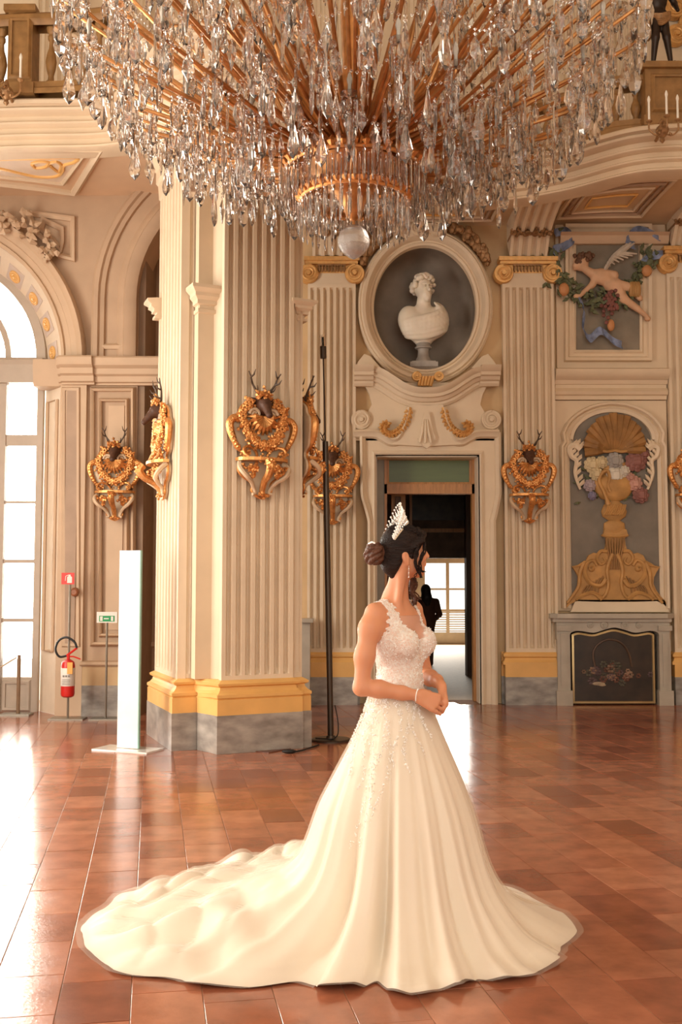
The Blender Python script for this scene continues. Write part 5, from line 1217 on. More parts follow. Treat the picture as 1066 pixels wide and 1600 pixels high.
# round wooden call-point on the jamb strip
kn = MB(); c = at(117.5, 925, YL - .075); kn.M = Matrix.Translation(c) @ Matrix.Rotation(PI / 2, 4, 'X'); kn.lathe([(.05, 0), (.055, .02), (.05, .06), (.035, .075), (.03, .07), (.001, .07)], 20); kn.build('wall_knob', mat('brown_knob_wood', (.34, .13, .06), .4, var=.2)); tag(bpy.data.objects['wall_knob'], 'round brown wooden knob on the wall beside the extinguisher sign', 'knob')
# rope barrier post
pb_ = fl(28, 1117); bp_ = empty('barrier_post', (pb_.x, pb_.y, 0), 0, 'slim brown barrier post in front of the arched window', 'barrier post'); hz = at(28, 1023, pb_.y).z
MB().tube([(0, 0, .01), (0, 0, hz)], .022, 10).build('post', mat('brown_post_wood', (.26, .16, .09), .45, var=.15), bp_, local=True); MB().box(-.2, .16, -.11, .11, 0, .018).build('base_plate', STEEL, bp_, local=True)
mb = MB(); a = Vector((pb_.x - .024, pb_.y - .024, hz - .03)); b_ = a + Vector((-.55, -.6, -.25)); mb.tube(cr([a, a + (b_ - a) * .33 + Vector((0, 0, -.05)), a + (b_ - a) * .66 + Vector((0, 0, -.06)), b_], 5), .009, 6); mb.build('barrier_rope', mat('pale_rope', (.66, .52, .36), .7)); tag(bpy.data.objects['barrier_rope'], 'pale rope hanging from the brown barrier post', 'rope')
# small marble mantel corner seen behind the pier
mb = MB(); p0, p1 = at(470, 968, 13.5), at(490, 968, 13.5); mb.box(p0.x, p1.x, 13.3, YB - .22, at(480, 972, 13.5).z, at(480, 966, 13.5).z); mb.box(p0.x, at(485, 990, 13.5).x, 13.38, YB - .22, 0, at(480, 972, 13.5).z); mb.build('mantel_corner', FM); tag(bpy.data.objects['mantel_corner'], 'corner of a grey marble mantel just visible behind the pier', 'mantel')
# ---- visitor in the far room
vp = fl(668, 1040); vis = empty('person', (at(666, 1040, vp.y).x, vp.y, 0), 0, 'visitor with dark hair and dark brown coat standing in the far room', 'person')
CO = mat('dark_brown_coat', (.085, .036, .022), .7, var=.2); HRD = mat('black_hair', (.010, .008, .008), .5, var=.2)
S = SDF((-.36, -.25, -.01), (.36, .28, 1.60), .014)
S.chain([(-.09, 0, .85), (-.09, -.01, .48), (-.09, .02, .08)], [.095, .07, .05], .02).chain([(.08, 0, .85), (.09, -.01, .48), (.09, .02, .08)], [.095, .07, .05], .02)
for s_ in (-1, 1): S.cap((s_ * .09, .02, .04), (s_ * .10, .16, .035), .05, .035, .02)
S.ell((0, 0, .85), (.19, .14, .18), k=.05).ell((0, 0, 1.08), (.19, .13, .24), k=.06).ell((0, 0, 1.22), (.205, .11, .10), k=.05).cap((0, 0, 1.25), (0, .02, 1.36), .06, .05, .03).ell((0, .02, 1.43), (.075, .09, .11), k=.02)
for s_ in (-1, 1): S.chain([(s_ * .2, 0, 1.22), (s_ * .26, -.01, .98), (s_ * .2, .12, .88)], [.065, .055, .04], .03)
V, Q = S.nets(); np_obj('body', V, Q, CO, vis, local=True)
S = SDF((-.2, -.2, 1.1), (.2, .2, 1.62), .012); S.ell((0, -.01, 1.445), (.095, .105, .115), k=.02).chain([(0, -.06, 1.44), (.01, -.085, 1.3), (.02, -.09, 1.18)], [.09, .10, .06], .03); V, Q = S.nets(); np_obj('hair', V, Q, HRD, vis, local=True)
# ================================================================== CRYSTAL CHANDELIER
CX, CY = at(553, 300, 8.0).x, 8.0
CSC = .93
ch = empty('chandelier', (CX * CSC, CY * CSC, CAMZ + (4.05 - CAMZ) * CSC), 0, 'huge crystal chandelier with gilt radiating arms hanging above the bride', 'chandelier')
cz = lambda z: z - 4.05
CRY = bpy.data.materials.new('crystal'); CRY.use_nodes = True
_b = CRY.node_tree.nodes['Principled BSDF']; _b.inputs['Base Color'].default_value = (1, .955, .91, 1); _b.inputs['Roughness'].default_value = .0; _b.inputs['Transmission Weight'].default_value = .95; _b.inputs['IOR'].default_value = 1.52; _b.inputs['Coat Weight'].default_value = .4
_n = CRY.node_tree.nodes.new('ShaderNodeTexNoise'); _n.inputs['Scale'].default_value = 30; _m = CRY.node_tree.nodes.new('ShaderNodeMapRange'); _m.inputs[3].default_value = 0; _m.inputs[4].default_value = .06
CRY.node_tree.links.new(_n.outputs['Fac'], _m.inputs[0]); CRY.node_tree.links.new(_m.outputs[0], _b.inputs['Roughness'])
ARM = mat('gilt_bronze_arm', (.56, .26, .09), .35, metal=.75, var=.25, scale=14)
def ring_loft(rows):   # rows: (z, rx, ry); 8 sided cut crystal, hung from z = 0
    mb = MB(); n = 6; vs = []
    for z, rx, ry in rows:
        for j in range(n): a = 2 * PI * (j + .5) / n; vs.append((rx * math.cos(a), ry * math.sin(a), z))
    fs = [(i * n + j, (i + 1) * n + j, (i + 1) * n + (j + 1) % n, i * n + (j + 1) % n) for i in range(len(rows) - 1) for j in range(n)] + [tuple(range(n)), tuple(range((len(rows)) * n - 1, (len(rows) - 1) * n - 1, -1))]
    return mb.add(vs, fs)
shapes = [ring_loft([(0, .006, .005), (-.05, .018, .010), (-.115, .036, .014), (-.15, .026, .012), (-.175, .002, .002)]),           # pear drop
          ring_loft([(0, .004, .004), (-.02, .014, .008), (-.17, .012, .008), (-.205, .002, .002)]),                             # long spear
          ring_loft([(0, .003, .003), (-.05, .027, .010), (-.14, .003, .003)]),                                                  # kite
          ring_loft([(0, .004, .004), (-.03, .022, .011), (-.075, .030, .013), (-.10, .012, .008), (-.12, .002, .002)])]           # plump drop
smesh = [s.mesh('pendant', CRY, smooth=False) for s in shapes]
def bead_geo(mb, p, r):
    mb.add([(p[0] + r, p[1], p[2]), (p[0], p[1] + r, p[2]), (p[0] - r, p[1], p[2]), (p[0], p[1] - r, p[2]), (p[0], p[1], p[2] + r), (p[0], p[1], p[2] - r)],
           [(0, 1, 4), (1, 2, 4), (2, 3, 4), (3, 0, 4), (1, 0, 5), (2, 1, 5), (3, 2, 5), (0, 3, 5)])
cg = random.Random(21); beads = MB(); hung = []
def hang(p, sc_=1.0, kind=None, drop=0):
    p = Vector(p); r = .010 * sc_
    for k in range(1 + drop): bead_geo(beads, (p.x, p.y, p.z - r - k * r * 2.3), r)
    q = p - Vector((0, 0, r * 2.3 * (1 + drop)))
    hung.append((q, cg.randrange(4) if kind is None else kind, sc_, cg.uniform(0, PI)))
# stem, bowl and rings
mb = MB(); mb.lathe([(.02, cz(4.34)), (.06, cz(4.38)), (.08, cz(4.46)), (.14, cz(4.52)), (.22, cz(4.60)), (.30, cz(4.68)), (.34, cz(4.74)), (.30, cz(4.78)), (.14, cz(4.84)), (.09, cz(5.0)), (.14, cz(5.2)), (.08, cz(5.5)), (.10, cz(5.9)), (.06, cz(6.4)), (.05, cz(7.6))], 32); mb.build('stem', ARM, ch, local=True)
mb = MB()
for R_, z_ in ((.50, 4.72), (.38, 4.52)):
    for k in range(40):
        a = 2 * PI * k / 40; c = Vector((R_ * math.cos(a), R_ * math.sin(a), cz(z_))); mb.tube([c + Vector((0, 0, -.03)), c + Vector((math.cos(a) * .02, math.sin(a) * .02, .0)), c + Vector((0, 0, .045))], [.012, .030, .008], 5)
    mb.tube([(R_ * math.cos(2 * PI * k / 40), R_ * math.sin(2 * PI * k / 40), cz(z_) - .03) for k in range(41)], .016, 6)
mb.build('leaf_crown', GOLD, ch, local=True)
for R_, n_, z_, s_ in ((.52, 52, 4.69, 1.05), (.47, 46, 4.66, 1.0), (.33, 34, 4.58, 1.1)):
    for k in range(n_): a = 2 * PI * k / n_; hang((R_ * math.cos(a), R_ * math.sin(a), cz(z_)), s_, 1)
for k in range(40): a = 2 * PI * (k + .5) / 40; hang((.40 * math.cos(a), .40 * math.sin(a), cz(4.47)), 1.05, 1)
for k in range(26): a = 2 * PI * k / 26; hang((.28 * math.cos(a), .28 * math.sin(a), cz(4.50)), 1.1, 1)
for k in range(10): a = 2 * PI * k / 10; hang((.16 * math.cos(a), .16 * math.sin(a), cz(4.50)), .9, 1)
# cut-glass ball at the bottom
mb = MB(); mb.lathe([(.012, cz(4.31)), (.05, cz(4.295)), (.095, cz(4.26)), (.117, cz(4.205)), (.112, cz(4.155)), (.08, cz(4.105)), (.035, cz(4.07)), (.004, cz(4.055))], 14); mb.build('glass_ball', mat('frosted_cut_crystal', (.96, .90, .84), .12, var=.05, trans=.85, bump=.6, bscale=70, ior=1.45), ch, local=True, smooth=False, recalc=True)
mb = MB(); mb.tube([(0, 0, cz(4.30)), (0, 0, cz(4.38))], .012, 8); mb.build('ball_stem', ARM, ch, local=True)
# arms in tiers
tiers = [(2.06, 5.66, 26, 0.0), (2.04, 6.06, 26, .5), (1.84, 5.34, 24, .25), (1.62, 5.12, 22, .6), (1.22, 4.96, 18, .1), (.85, 4.83, 14, .4), (1.75, 6.25, 20, .3), (1.25, 6.10, 16, .8), (.8, 5.75, 12, .2)]
bob = MB(); bob.lathe([(.006, -.012), (.03, -.004), (.055, .012), (.062, .026), (.058, .027), (.03, .006), (.006, .0)], 10); bob_me = bob.mesh('drip_pan', CRY)
cand = MB(); cand.lathe([(.012, 0), (.012, .075), (.016, .085), (.02, .11), (.012, .14), (.002, .16)], 8); cand_me = cand.mesh('candle_bulb', WAX)
for R_, z_, n_, ph in tiers:
    tips = []
    for k in range(n_):
        a = 2 * PI * (k + ph) / n_; ca, sa = math.cos(a), math.sin(a); zz = z_ + cg.uniform(-.03, .03); RR_ = R_ + cg.uniform(-.05, .05)
        z0_ = 4.78 if z_ < 5.6 else 4.86; d_ = zz - z0_
        prof = [(.28, z0_), (.28 + (RR_ - .28) * .3, z0_ + d_ * .16 - .02), (.28 + (RR_ - .28) * .65, z0_ + d_ * .55), (RR_ - .05, zz - .03), (RR_, zz + .02)]
        if z_ > 5.9 and R_ < 2: prof = [(.2, 4.9), (.2 + (RR_ - .2) * .35, 4.9 + d_ * .45), (.2 + (RR_ - .2) * .7, 4.9 + d_ * .85), (RR_ - .04, zz), (RR_, zz + .02)]
        path = cr([Vector((r * ca, r * sa, cz(z))) for r, z in prof], 4)
        if abs(sa + 1) < .0: continue
        m_ = MB(); L2_ = len(path); m_.tube(path, [.017 - .006 * i / L2_ for i in range(L2_)], 6); am = m_.build('arm', ARM, ch, local=True)
        tip = path[-1]; tips.append(tip)
        inst(bob_me, 'drip_pan', am, tip + Vector((0, 0, .01))); inst(cand_me, 'candle_bulb', am, tip + Vector((0, 0, .02)))
        for j in range(5):
            b_ = 2 * PI * j / 5 + a; hang(tip + Vector((.052 * math.cos(b_), .052 * math.sin(b_), .02)), cg.uniform(.85, 1.25), cg.choice((0, 1, 2, 3)))
        s = .34 if R_ > 1 else .45
        while s < .97:
            i = s * (L2_ - 1); i0 = int(i); p = path[i0].lerp(path[min(i0 + 1, L2_ - 1)], i - i0)
            off = Vector((-sa, ca, 0)) * cg.choice((-.015, .015)); hang(p + off - Vector((0, 0, .01)), cg.uniform(.8, 1.45), None, cg.randrange(3)); s += .08 if R_ > 1.5 else .11
        hang(tip - Vector((0, 0, .02)), cg.uniform(1.2, 1.6), 0, cg.randrange(2, 5))
    for k in range(n_):   # bead garlands from tip to tip
        a, b_ = tips[k], tips[(k + 1) % n_]; m_ = int((b_ - a).length / .036)
        for j in range(1, m_):
            t = j / m_; p = a.lerp(b_, t) - Vector((0, 0, .16 * 4 * t * (1 - t))); bead_geo(beads, p, .0125)
        mid_ = a.lerp(b_, .5) - Vector((0, 0, .175)); hang(mid_, cg.uniform(1.1, 1.6), cg.choice((0, 2, 3)), 0)
beads.build('crystal_beads', CRY, ch, smooth=False, local=True, kind='stuff')
def shown(q):   # rough screen size and whether it can be in the picture
    w_ = q[0] * CSC + ch.location; d_ = w_ - Vector((0, 0, CAMZ)); v = (d_.z * CT - d_.y * ST) / (d_.y * CT + d_.z * ST) * FPX; y_ = 800 - v
    return (y_ < 5, d_.y / q[2])
hung.sort(key=shown)
for q, kd, s_, az in hung[:300]: inst(smesh[kd], 'pendant', ch, q, (0, 0, az), (s_, s_, s_))
mb = MB()
for q, kd, s_, az in hung[300:]:
    mb.M = Matrix.Translation(q) @ Matrix.Rotation(az, 4, 'Z') @ Matrix.Scale(s_, 4); mb.add(shapes[kd].v, shapes[kd].f)
mb.M = None; mb.build('crystal_pendants', CRY, ch, smooth=False, local=True, kind='stuff')
# ================================================================== THE BRIDE
BO = Vector((.262, 4.75, 0))
bride = empty('person', BO, 0, 'bride in ivory lace wedding gown with long train, tiara and dark chignon', 'person')
fw = Vector((.80, -.60, 0)); rt = Vector((fw.y, -fw.x, 0))          # chest direction and her right-hand side
def W(a, b, c): return rt * a + fw * b + Vector((0, 0, c))          # right, forward, up -> scene axes (relative to BO)
gf = Vector((.965, .262, 0)).normalized(); gr = Vector((gf.y, -gf.x, 0)); UPV = Vector((0, 0, 1))
HC = Vector((.029, -.035, 1.690))                                   # centre of the head
GM = Matrix((gf, gr, UPV)).transposed()                             # head frame
def Hd(f, r, u): return HC + gf * f + gr * r + UPV * u
BM = Matrix((fw, rt, UPV)).transposed()
def mskin():
    m = mat('skin', (.66, .30, .165), .45, var=.05, scale=5, sss=.25, spec=.35); return m
SKIN = mskin()
def torso(S, grow=0.0, k=.04):
    g = grow
    S.ell(W(0, -.005, 1.30), (.088 + g, .138 + g, .15 + g), BM, k)                     # rib cage
    S.ell(W(0, -.012, 1.395), (.066 + g, .150 + g, .062 + g), BM, k)                   # upper chest and shoulders
    for s_ in (-1, 1):
        S.ell(W(s_ * .070, .070, 1.285), (.062 + g, .064 + g, .064 + g), BM, .035)      # bust
        S.cap(W(s_ * .05, -.025, 1.445), W(s_ * .150, -.028, 1.424), .031 + g, .032 + g, .03)
    S.cap(W(0, .0, 1.20), W(0, .0, 1.06), .092 + g, .088 + g, .05)
    S.ell(W(0, .0, 1.09), (.084 + g, .115 + g, .10 + g), BM, k)                        # waist
    S.ell(W(0, -.01, .93), (.115 + g, .165 + g, .13 + g), BM, .06)                     # hips
def hand(S, wrist, d, n, left, curls, thumb, spread=1.0, sz=1.0):
    d = Vector(d).normalized(); n = Vector(n); n = (n - d * n.dot(d)).normalized(); s = (d.cross(n) if left else n.cross(d)).normalized(); w0 = Vector(wrist)
    kn = [(.033, .086, .072), (.0115, .091, .080), (-.0115, .087, .074), (-.033, .076, .058)]
    tips = []
    for i, (ss, dd, ln) in enumerate(kn):
        K = w0 + s * ss * sz + d * dd * sz + n * .004; base = w0 + s * ss * .55 * sz + d * .012
        S.cap(base, K, .0155 * sz, .0115 * sz, .014)
        p = K; ang = 0; dirv = (d + s * (ss * 3.0 * (spread - 1))).normalized()
        rr = [.0094, .0088, .0080, .0066]
        for j, fr_ in enumerate((.45, .30, .25)):
            ang += curls[i][j]; v = dirv * math.cos(ang) - n * math.sin(ang); q = p + v * ln * fr_ * sz; S.cap(p, q, rr[j] * sz, rr[j + 1] * sz, .0018); p = q
        tips.append(p)
    b0_ = w0 + s * .018 * sz + d * .018; b1 = b0_ + (s * thumb[0] + d * thumb[1] - n * thumb[2]).normalized() * .045 * sz; b2 = b1 + (s * thumb[3] + d * thumb[4] - n * thumb[5]).normalized() * .032 * sz; b3 = b2 + (s * thumb[3] * .6 + d * thumb[4] - n * thumb[5]).normalized() * .024 * sz
    S.cap(b0_, b1, .016 * sz, .0115 * sz, .012); S.cap(b1, b2, .0112 * sz, .0095 * sz, .005); S.cap(b2, b3, .0095 * sz, .007 * sz, .005)
    return tips
hS = .0046
S = SDF((-.30, -.34, -.005), (.30, .26, 1.84), hS)
torso(S)
# neck and head
S.cap(W(0, -.03, 1.43), Hd(-.026, 0, -.085), .050, .044, .035); S.cap(W(0, -.03, 1.44), W(0, -.025, 1.48), .056, .046, .05)
S.cap(W(.055, .03, 1.43), Hd(-.03, .045, -.07), .012, .014, .03)                     # neck tendon
S.ell(Hd(-.014, 0, .022), (.093, .071, .090), GM, .02).ell(Hd(.026, 0, -.040), (.060, .055, .072), GM, .03)
S.ell(Hd(.060, 0, -.094), (.025, .026, .022), GM, .025); S.cap(Hd(.045, .03, -.083), Hd(-.02, .055, -.05), .016, .014, .025); S.cap(Hd(.045, -.03, -.083), Hd(-.02, -.055, -.05), .016, .014, .025)
S.cap(Hd(.082, 0, .012), Hd(.101, 0, -.020), .0075, .0095, .012); S.ell(Hd(.098, 0, -.024), (.010, .015, .007), GM, .006)
S.cap(Hd(.085, -.014, -.049), Hd(.085, .014, -.049), .0075, .0075, .008); S.cap(Hd(.082, -.012, -.060), Hd(.082, .012, -.060), .0085, .0085, .008)
for s_ in (-1, 1):
    S.ell(Hd(.084, s_ * .030, .012), (.014, .017, .010), GM, .01, sub=True); S.ell(Hd(.070, s_ * .030, .010), (.013, .014, .011), GM, .004)
    S.cap(Hd(.084, s_ * .012, .030), Hd(.066, s_ * .052, .030), .0075, .0065, .012); S.ell(Hd(.056, s_ * .040, -.028), (.026, .020, .022), GM, .02)
    er_ = GM @ Matrix.Rotation(-.25, 3, 'Y'); S.ell(Hd(-.026, s_ * .071, -.028), (.017, .010, .031), er_, .005); S.ell(Hd(-.021, s_ * .082, -.026), (.009, .007, .020), er_, .003, sub=True); S.ell(Hd(-.016, s_ * .069, -.056), (.009, .007, .011), GM, .006)
# right arm (towards the camera) and left arm
RE, RWr = W(.238, -.040, 1.098), W(.088, .155, 1.064)
S.chain([W(.148, -.03, 1.408), W(.180, -.035, 1.35), W(.213, -.04, 1.23), RE], [.044, .045, .040, .033], .035); S.chain([RE, W(.19, .02, 1.092), W(.13, .10, 1.075), RWr], [.034, .037, .029, .0225], .02)
LE, LWr = W(-.225, .0, 1.115), W(-.052, .186, 1.100)
S.chain([W(-.150, -.03, 1.418), W(-.182, -.035, 1.36), W(-.208, -.03, 1.23), LE], [.050, .046, .040, .033], .03); S.chain([LE, W(-.18, .05, 1.115), W(-.12, .12, 1.11), LWr], [.033, .036, .028, .022], .02)
hand(S, RWr, W(-.62, .66, -.40), W(.80, .55, .35), False, ((.75, .7, .5), (.62, .7, .5), (.48, .6, .4), (.22, .35, .3)), (.5, .7, .7, .1, .8, .6), 1.05, 1.0)
hand(S, LWr, W(.15, .30, -.94), W(-.60, .78, .15), True, ((.6, .9, .6), (.65, .9, .6), (.7, .95, .6), (.7, 1.0, .6)), (.55, .75, .35, .1, .9, .5), 1.0, 1.0)
# legs and feet under the gown
for s_ in (-1, 1):
    S.chain([W(s_ * .085, 0, .90), W(s_ * .075, .01, .52), W(s_ * .07, -.01, .30), W(s_ * .07, -.03, .10)], [.085, .052, .050, .032], .03); S.cap(W(s_ * .07, -.03, .075), W(s_ * .075, .10, .03), .03, .025, .03); S.cap(W(s_ * .075, .10, .028), W(s_ * .075, .15, .022), .026, .018, .02)
V, Q = S.nets(); V = V + np.array(BO, np.float32)
body = np_obj('body', V, Q, SKIN, bride)
# ---- hair
def hairmat():
    m = mat('dark_brown_hair', (.016, .008, .006), .42, var=.35, scale=60, spec=.25, bump=.9, bscale=170, stretch=(.10, 1, 1)); return m
HAIR = hairmat(); HAIR2 = mat('auburn_brown_hair', (.10, .038, .020), .40, var=.4, scale=60, spec=.4, bump=.6, bscale=120, stretch=(.4, 1, 1))
S = SDF(HC - Vector((.24, .17, .17)), HC + Vector((.17, .17, .17)), .0045)
S.ell(Hd(-.018, 0, .024), (.103, .083, .099), GM, .01); S.ell(Hd(-.065, 0, -.045), (.055, .062, .06), GM, .03); S.cap(Hd(-.06, 0, -.06), Hd(-.055, 0, -.105), .042, .022, .025)
S.ell(Hd(.100, 0, -.035), (.085, .10, .082), GM, .012, sub=True)                 # clears the face
for s_ in (-1, 1):
    S.ell(Hd(-.018, s_ * .090, -.048), (.030, .032, .044), GM, .01, sub=True); S.ell(Hd(-.01, s_ * .06, -.095), (.035, .05, .05), GM, .01, sub=True)
    S.chain([Hd(.050, s_ * .018, .102), Hd(.066, s_ * .045, .074), Hd(.048, s_ * .070, .045), Hd(.015, s_ * .078, .020)], [.010, .013, .013, .012], .012)
S.ell(Hd(-.012, 0, -.0), (.070, .058, .075), GM, .004, sub=True)
V, Q = S.nets(); np_obj('hair', V + np.array(BO, np.float32), Q, HAIR, bride)
hr = random.Random(9)
# combed strands lying over the cap
mb = MB(); O = BO
for i in range(120):
    s_ = hr.choice((-1, 1, 1)); t0 = hr.uniform(-.1, 1.0)
    az0 = hr.uniform(.1, 1.45)
    pts = []
    for j in range(9):
        t = j / 8; th = .25 + 1.75 * t + hr.uniform(-.01, .01)          # from the brow over the crown to the bun
        lat = s_ * math.sin(az0) * math.sin(PI * (.25 + .62 * t)) ** .8
        e = Vector((math.cos(th + .25), lat, math.sin(th + .25))); e.normalize()
        pts.append(O + Hd(-.018 + .105 * e.x, .085 * e.y, .024 + .101 * e.z if e.z > 0 else .024 + .085 * e.z))
    mb.tube(pts, [.0012, .0030, .0034, .0036, .0036, .0036, .0034, .003, .0015], 5)
mb.build('combed_strands', HAIR, bride)
# bun: coiled locks
mb = MB(); bc = Hd(-.148, -.0, -.012)
S = SDF(bc - Vector((.09, .09, .09)), bc + Vector((.09, .09, .09)), .004)
S.ell(bc, (.040, .046, .048), GM, .01).cap(bc, Hd(-.09, 0, .0), .028, .034, .02)
for k in range(11):
    a0 = k * .62; pts = []
    for j in range(9):
        t = j / 8; a = a0 + 2.1 * t; el = -1.1 + 2.2 * ((k * .37 + t * .5) % 1); rr = .047
        pts.append(bc + GM @ Vector((-rr * .85 * math.cos(el) * math.cos(a), rr * math.cos(el) * math.sin(a), rr * 1.02 * math.sin(el))))
    S.chain(pts, [.005, .008, .0095, .010, .010, .010, .0095, .008, .004], .003)
V, Q = S.nets(); np_obj('bun', V + np.array(BO, np.float32), Q, HAIR2, bride)
# loose curls
def lock(pts, r, m_, nm='loose_curl', n=7, sp=.006):
    mb = MB()
    for k in range(n):
        o_ = Vector((hr.gauss(0, sp), hr.gauss(0, sp), hr.gauss(0, sp * .4))); ph = hr.uniform(0, 6)
        p = cr([O + Vector(q) + o_ * (1 if i else .3) for i, q in enumerate(pts)], 6)
        p = [q + Vector((.004 * math.sin(i * .55 + ph), .003 * math.cos(i * .5 + ph), 0)) for i, q in enumerate(p)]; L_ = len(p); mb.tube(p, [r * (.5 + .5 * math.sin(PI * min(1, i / L_ + .25))) + .0006 for i in range(L_)], 5)
    return mb.build(nm, m_, bride)
lock([Hd(.035, .070, .060), Hd(.026, .081, .02), Hd(.019, .081, -.02), Hd(.016, .080, -.05), Hd(.034, .074, -.09), Hd(.048, .066, -.118)], .0036, HAIR, n=7, sp=.0032)
lock([Hd(.052, .045, .085), Hd(.064, .060, .04), Hd(.062, .066, .0), Hd(.046, .071, -.035), Hd(.040, .070, -.068), Hd(.054, .064, -.090), Hd(.068, .056, -.090)], .0032, HAIR, n=6, sp=.0028)
lock([Hd(.034, .074, -.09), Hd(.016, .076, -.108), Hd(.010, .074, -.122), Hd(.024, .07, -.138)], .0014, HAIR, n=2, sp=.0015)
lock([Hd(.030, -.060, -.02), Hd(.040, -.068, -.08), Hd(.052, -.06, -.13), Hd(.040, -.055, -.17), Hd(.066, -.06, -.205), Hd(.055, -.055, -.235)], .0055, HAIR2, n=11, sp=.009)
lock([Hd(.020, -.065, -.04), Hd(.030, -.07, -.10), Hd(.064, -.06, -.15), Hd(.044, -.055, -.19), Hd(.084, -.06, -.215)], .004, HAIR2, n=6, sp=.008)
# ---- jewellery
SIL = mat('bright_silver', (.88, .84, .76), .22, metal=.85, var=.05); GEM = mat('crystal_gem', (.98, .96, .92), .08, var=.0, spec=1.0, coat=1.0)
mb = MB(); gm = MB(); band = cr([Hd(-.080, .078, .048), Hd(-.050, .066, .082), Hd(-.012, .036, .116), Hd(.010, 0, .130), Hd(-.012, -.036, .116), Hd(-.050, -.066, .082), Hd(-.080, -.078, .048)], 8)
hd_ = (UPV * .86 - gf * .36).normalized(); nb_ = len(band)
def tj(i, h): return O + band[i] + hd_ * h
mb.tube([tj(i, 0) for i in range(nb_)], .0042, 6)
hts = [.018 + .075 * math.cos((i - (nb_ - 1) / 2) / ((nb_ - 1) / 2) * PI / 2) ** 1.7 for i in range(nb_)]
mb.tube([tj(i, hts[i] * .45) for i in range(nb_)], .0016, 5)
for i in range(0, nb_, 2):
    mb.tube([tj(i, 0), tj(i, hts[i])], [.0022, .0012], 5); gm.ell(tj(i, hts[i]), .0048, 7, 5); gm.ell(tj(i, hts[i] * .62), .0056, 7, 5); gm.ell(tj(i, hts[i] * .3), .0045, 7, 5); gm.ell(tj(i, .006), .0042, 6, 4)
    for dn in (-2, 2):
        if 0 <= i + dn < nb_:
            mb.tube([tj(i, hts[i] * .12), tj(i + dn // 2, hts[i] * .55), tj(i, hts[i] * .88)], .0014, 4); gm.ell(tj(i + dn // 2, hts[i] * .5), .0042, 6, 4)
            mb.tube([tj(i, hts[i] * .75), tj(i + dn, hts[i + dn] * .3)], .0013, 4)
ti = mb.build('tiara', SIL, bride); gm.build('tiara_stones', GEM, ti)
mb = MB(); e0 = O + Hd(-.014, .078, -.068)
for k in range(9): mb.ell(e0 - Vector((0, 0, .006 * k)), (.0022 + .0012 * (k in (2, 5, 8)),) * 3, 6, 4)
mb.build('earring', SIL, bride)
mb = MB()
for k in range(6): mb.ell(O + bc + GM @ Vector((-.03 + .004 * k, .02 + .003 * k, .05 - .002 * abs(k - 3))), .005, 6, 4)
mb.build('hair_pin', GEM, bride)
# bracelet round the right wrist
ax_ = (RWr - W(.13, .10, 1.075)).normalized(); c_ = RWr - ax_ * .004; e1_ = ax_.orthogonal().normalized(); e2_ = ax_.cross(e1_); mb = MB()
for k in range(34): a = 2 * PI * k / 34; mb.ell(O + c_ + (e1_ * math.cos(a) + e2_ * math.sin(a)) * .0265 + ax_ * .008 * math.cos(a + .8), .0030, 6, 4)
mb.build('bracelet', GEM, bride)
# ---- bodice
def lacemat():
    m = bpy.data.materials.new('ivory_lace'); m.use_nodes = True; nt = m.node_tree; N = nt.nodes; L = nt.links; b = N['Principled BSDF']
    g = N.new('ShaderNodeNewGeometry'); v = N.new('ShaderNodeTexVoronoi'); v.feature = 'DISTANCE_TO_EDGE'; v.inputs['Scale'].default_value = 75
    nz = N.new('ShaderNodeTexNoise'); nz.inputs['Scale'].default_value = 38; nz.inputs['Detail'].default_value = 6; nz.inputs['Distortion'].default_value = 1.5
    ad = N.new('ShaderNodeVectorMath'); ad.operation = 'MULTIPLY_ADD'; ad.inputs[1].default_value = (.02, .02, .02)
    L.new(nz.outputs['Color'], ad.inputs[0]); L.new(g.outputs['Position'], ad.inputs[2]); L.new(g.outputs['Position'], nz.inputs['Vector']); L.new(ad.outputs[0], v.inputs['Vector'])
    r1 = N.new('ShaderNodeMapRange'); r1.inputs[1].default_value = .02; r1.inputs[2].default_value = .11; r1.inputs[3].default_value = 1; r1.inputs[4].default_value = 0; L.new(v.outputs['Distance'], r1.inputs[0])
    r2 = N.new('ShaderNodeMapRange'); r2.inputs[1].default_value = .47; r2.inputs[2].default_value = .60; L.new(nz.outputs['Fac'], r2.inputs[0])
    mx_ = N.new('ShaderNodeMath'); mx_.operation = 'MAXIMUM'; L.new(r1.outputs[0], mx_.inputs[0]); L.new(r2.outputs[0], mx_.inputs[1])
    c = N.new('ShaderNodeMix'); c.data_type = 'RGBA'; c.inputs[6].default_value = (.80, .62, .52, 1); c.inputs[7].default_value = (.90, .84, .77, 1); L.new(mx_.outputs[0], c.inputs[0]); L.new(c.outputs[2], b.inputs['Base Color'])
    bp = N.new('ShaderNodeBump'); bp.inputs['Strength'].default_value = .5; bp.inputs['Distance'].default_value = .003; L.new(mx_.outputs[0], bp.inputs['Height']); L.new(bp.outputs['Normal'], b.inputs['Normal'])
    b.inputs['Roughness'].default_value = .55; b.inputs['Sheen Weight'].default_value = .3; return m
LACE = lacemat()
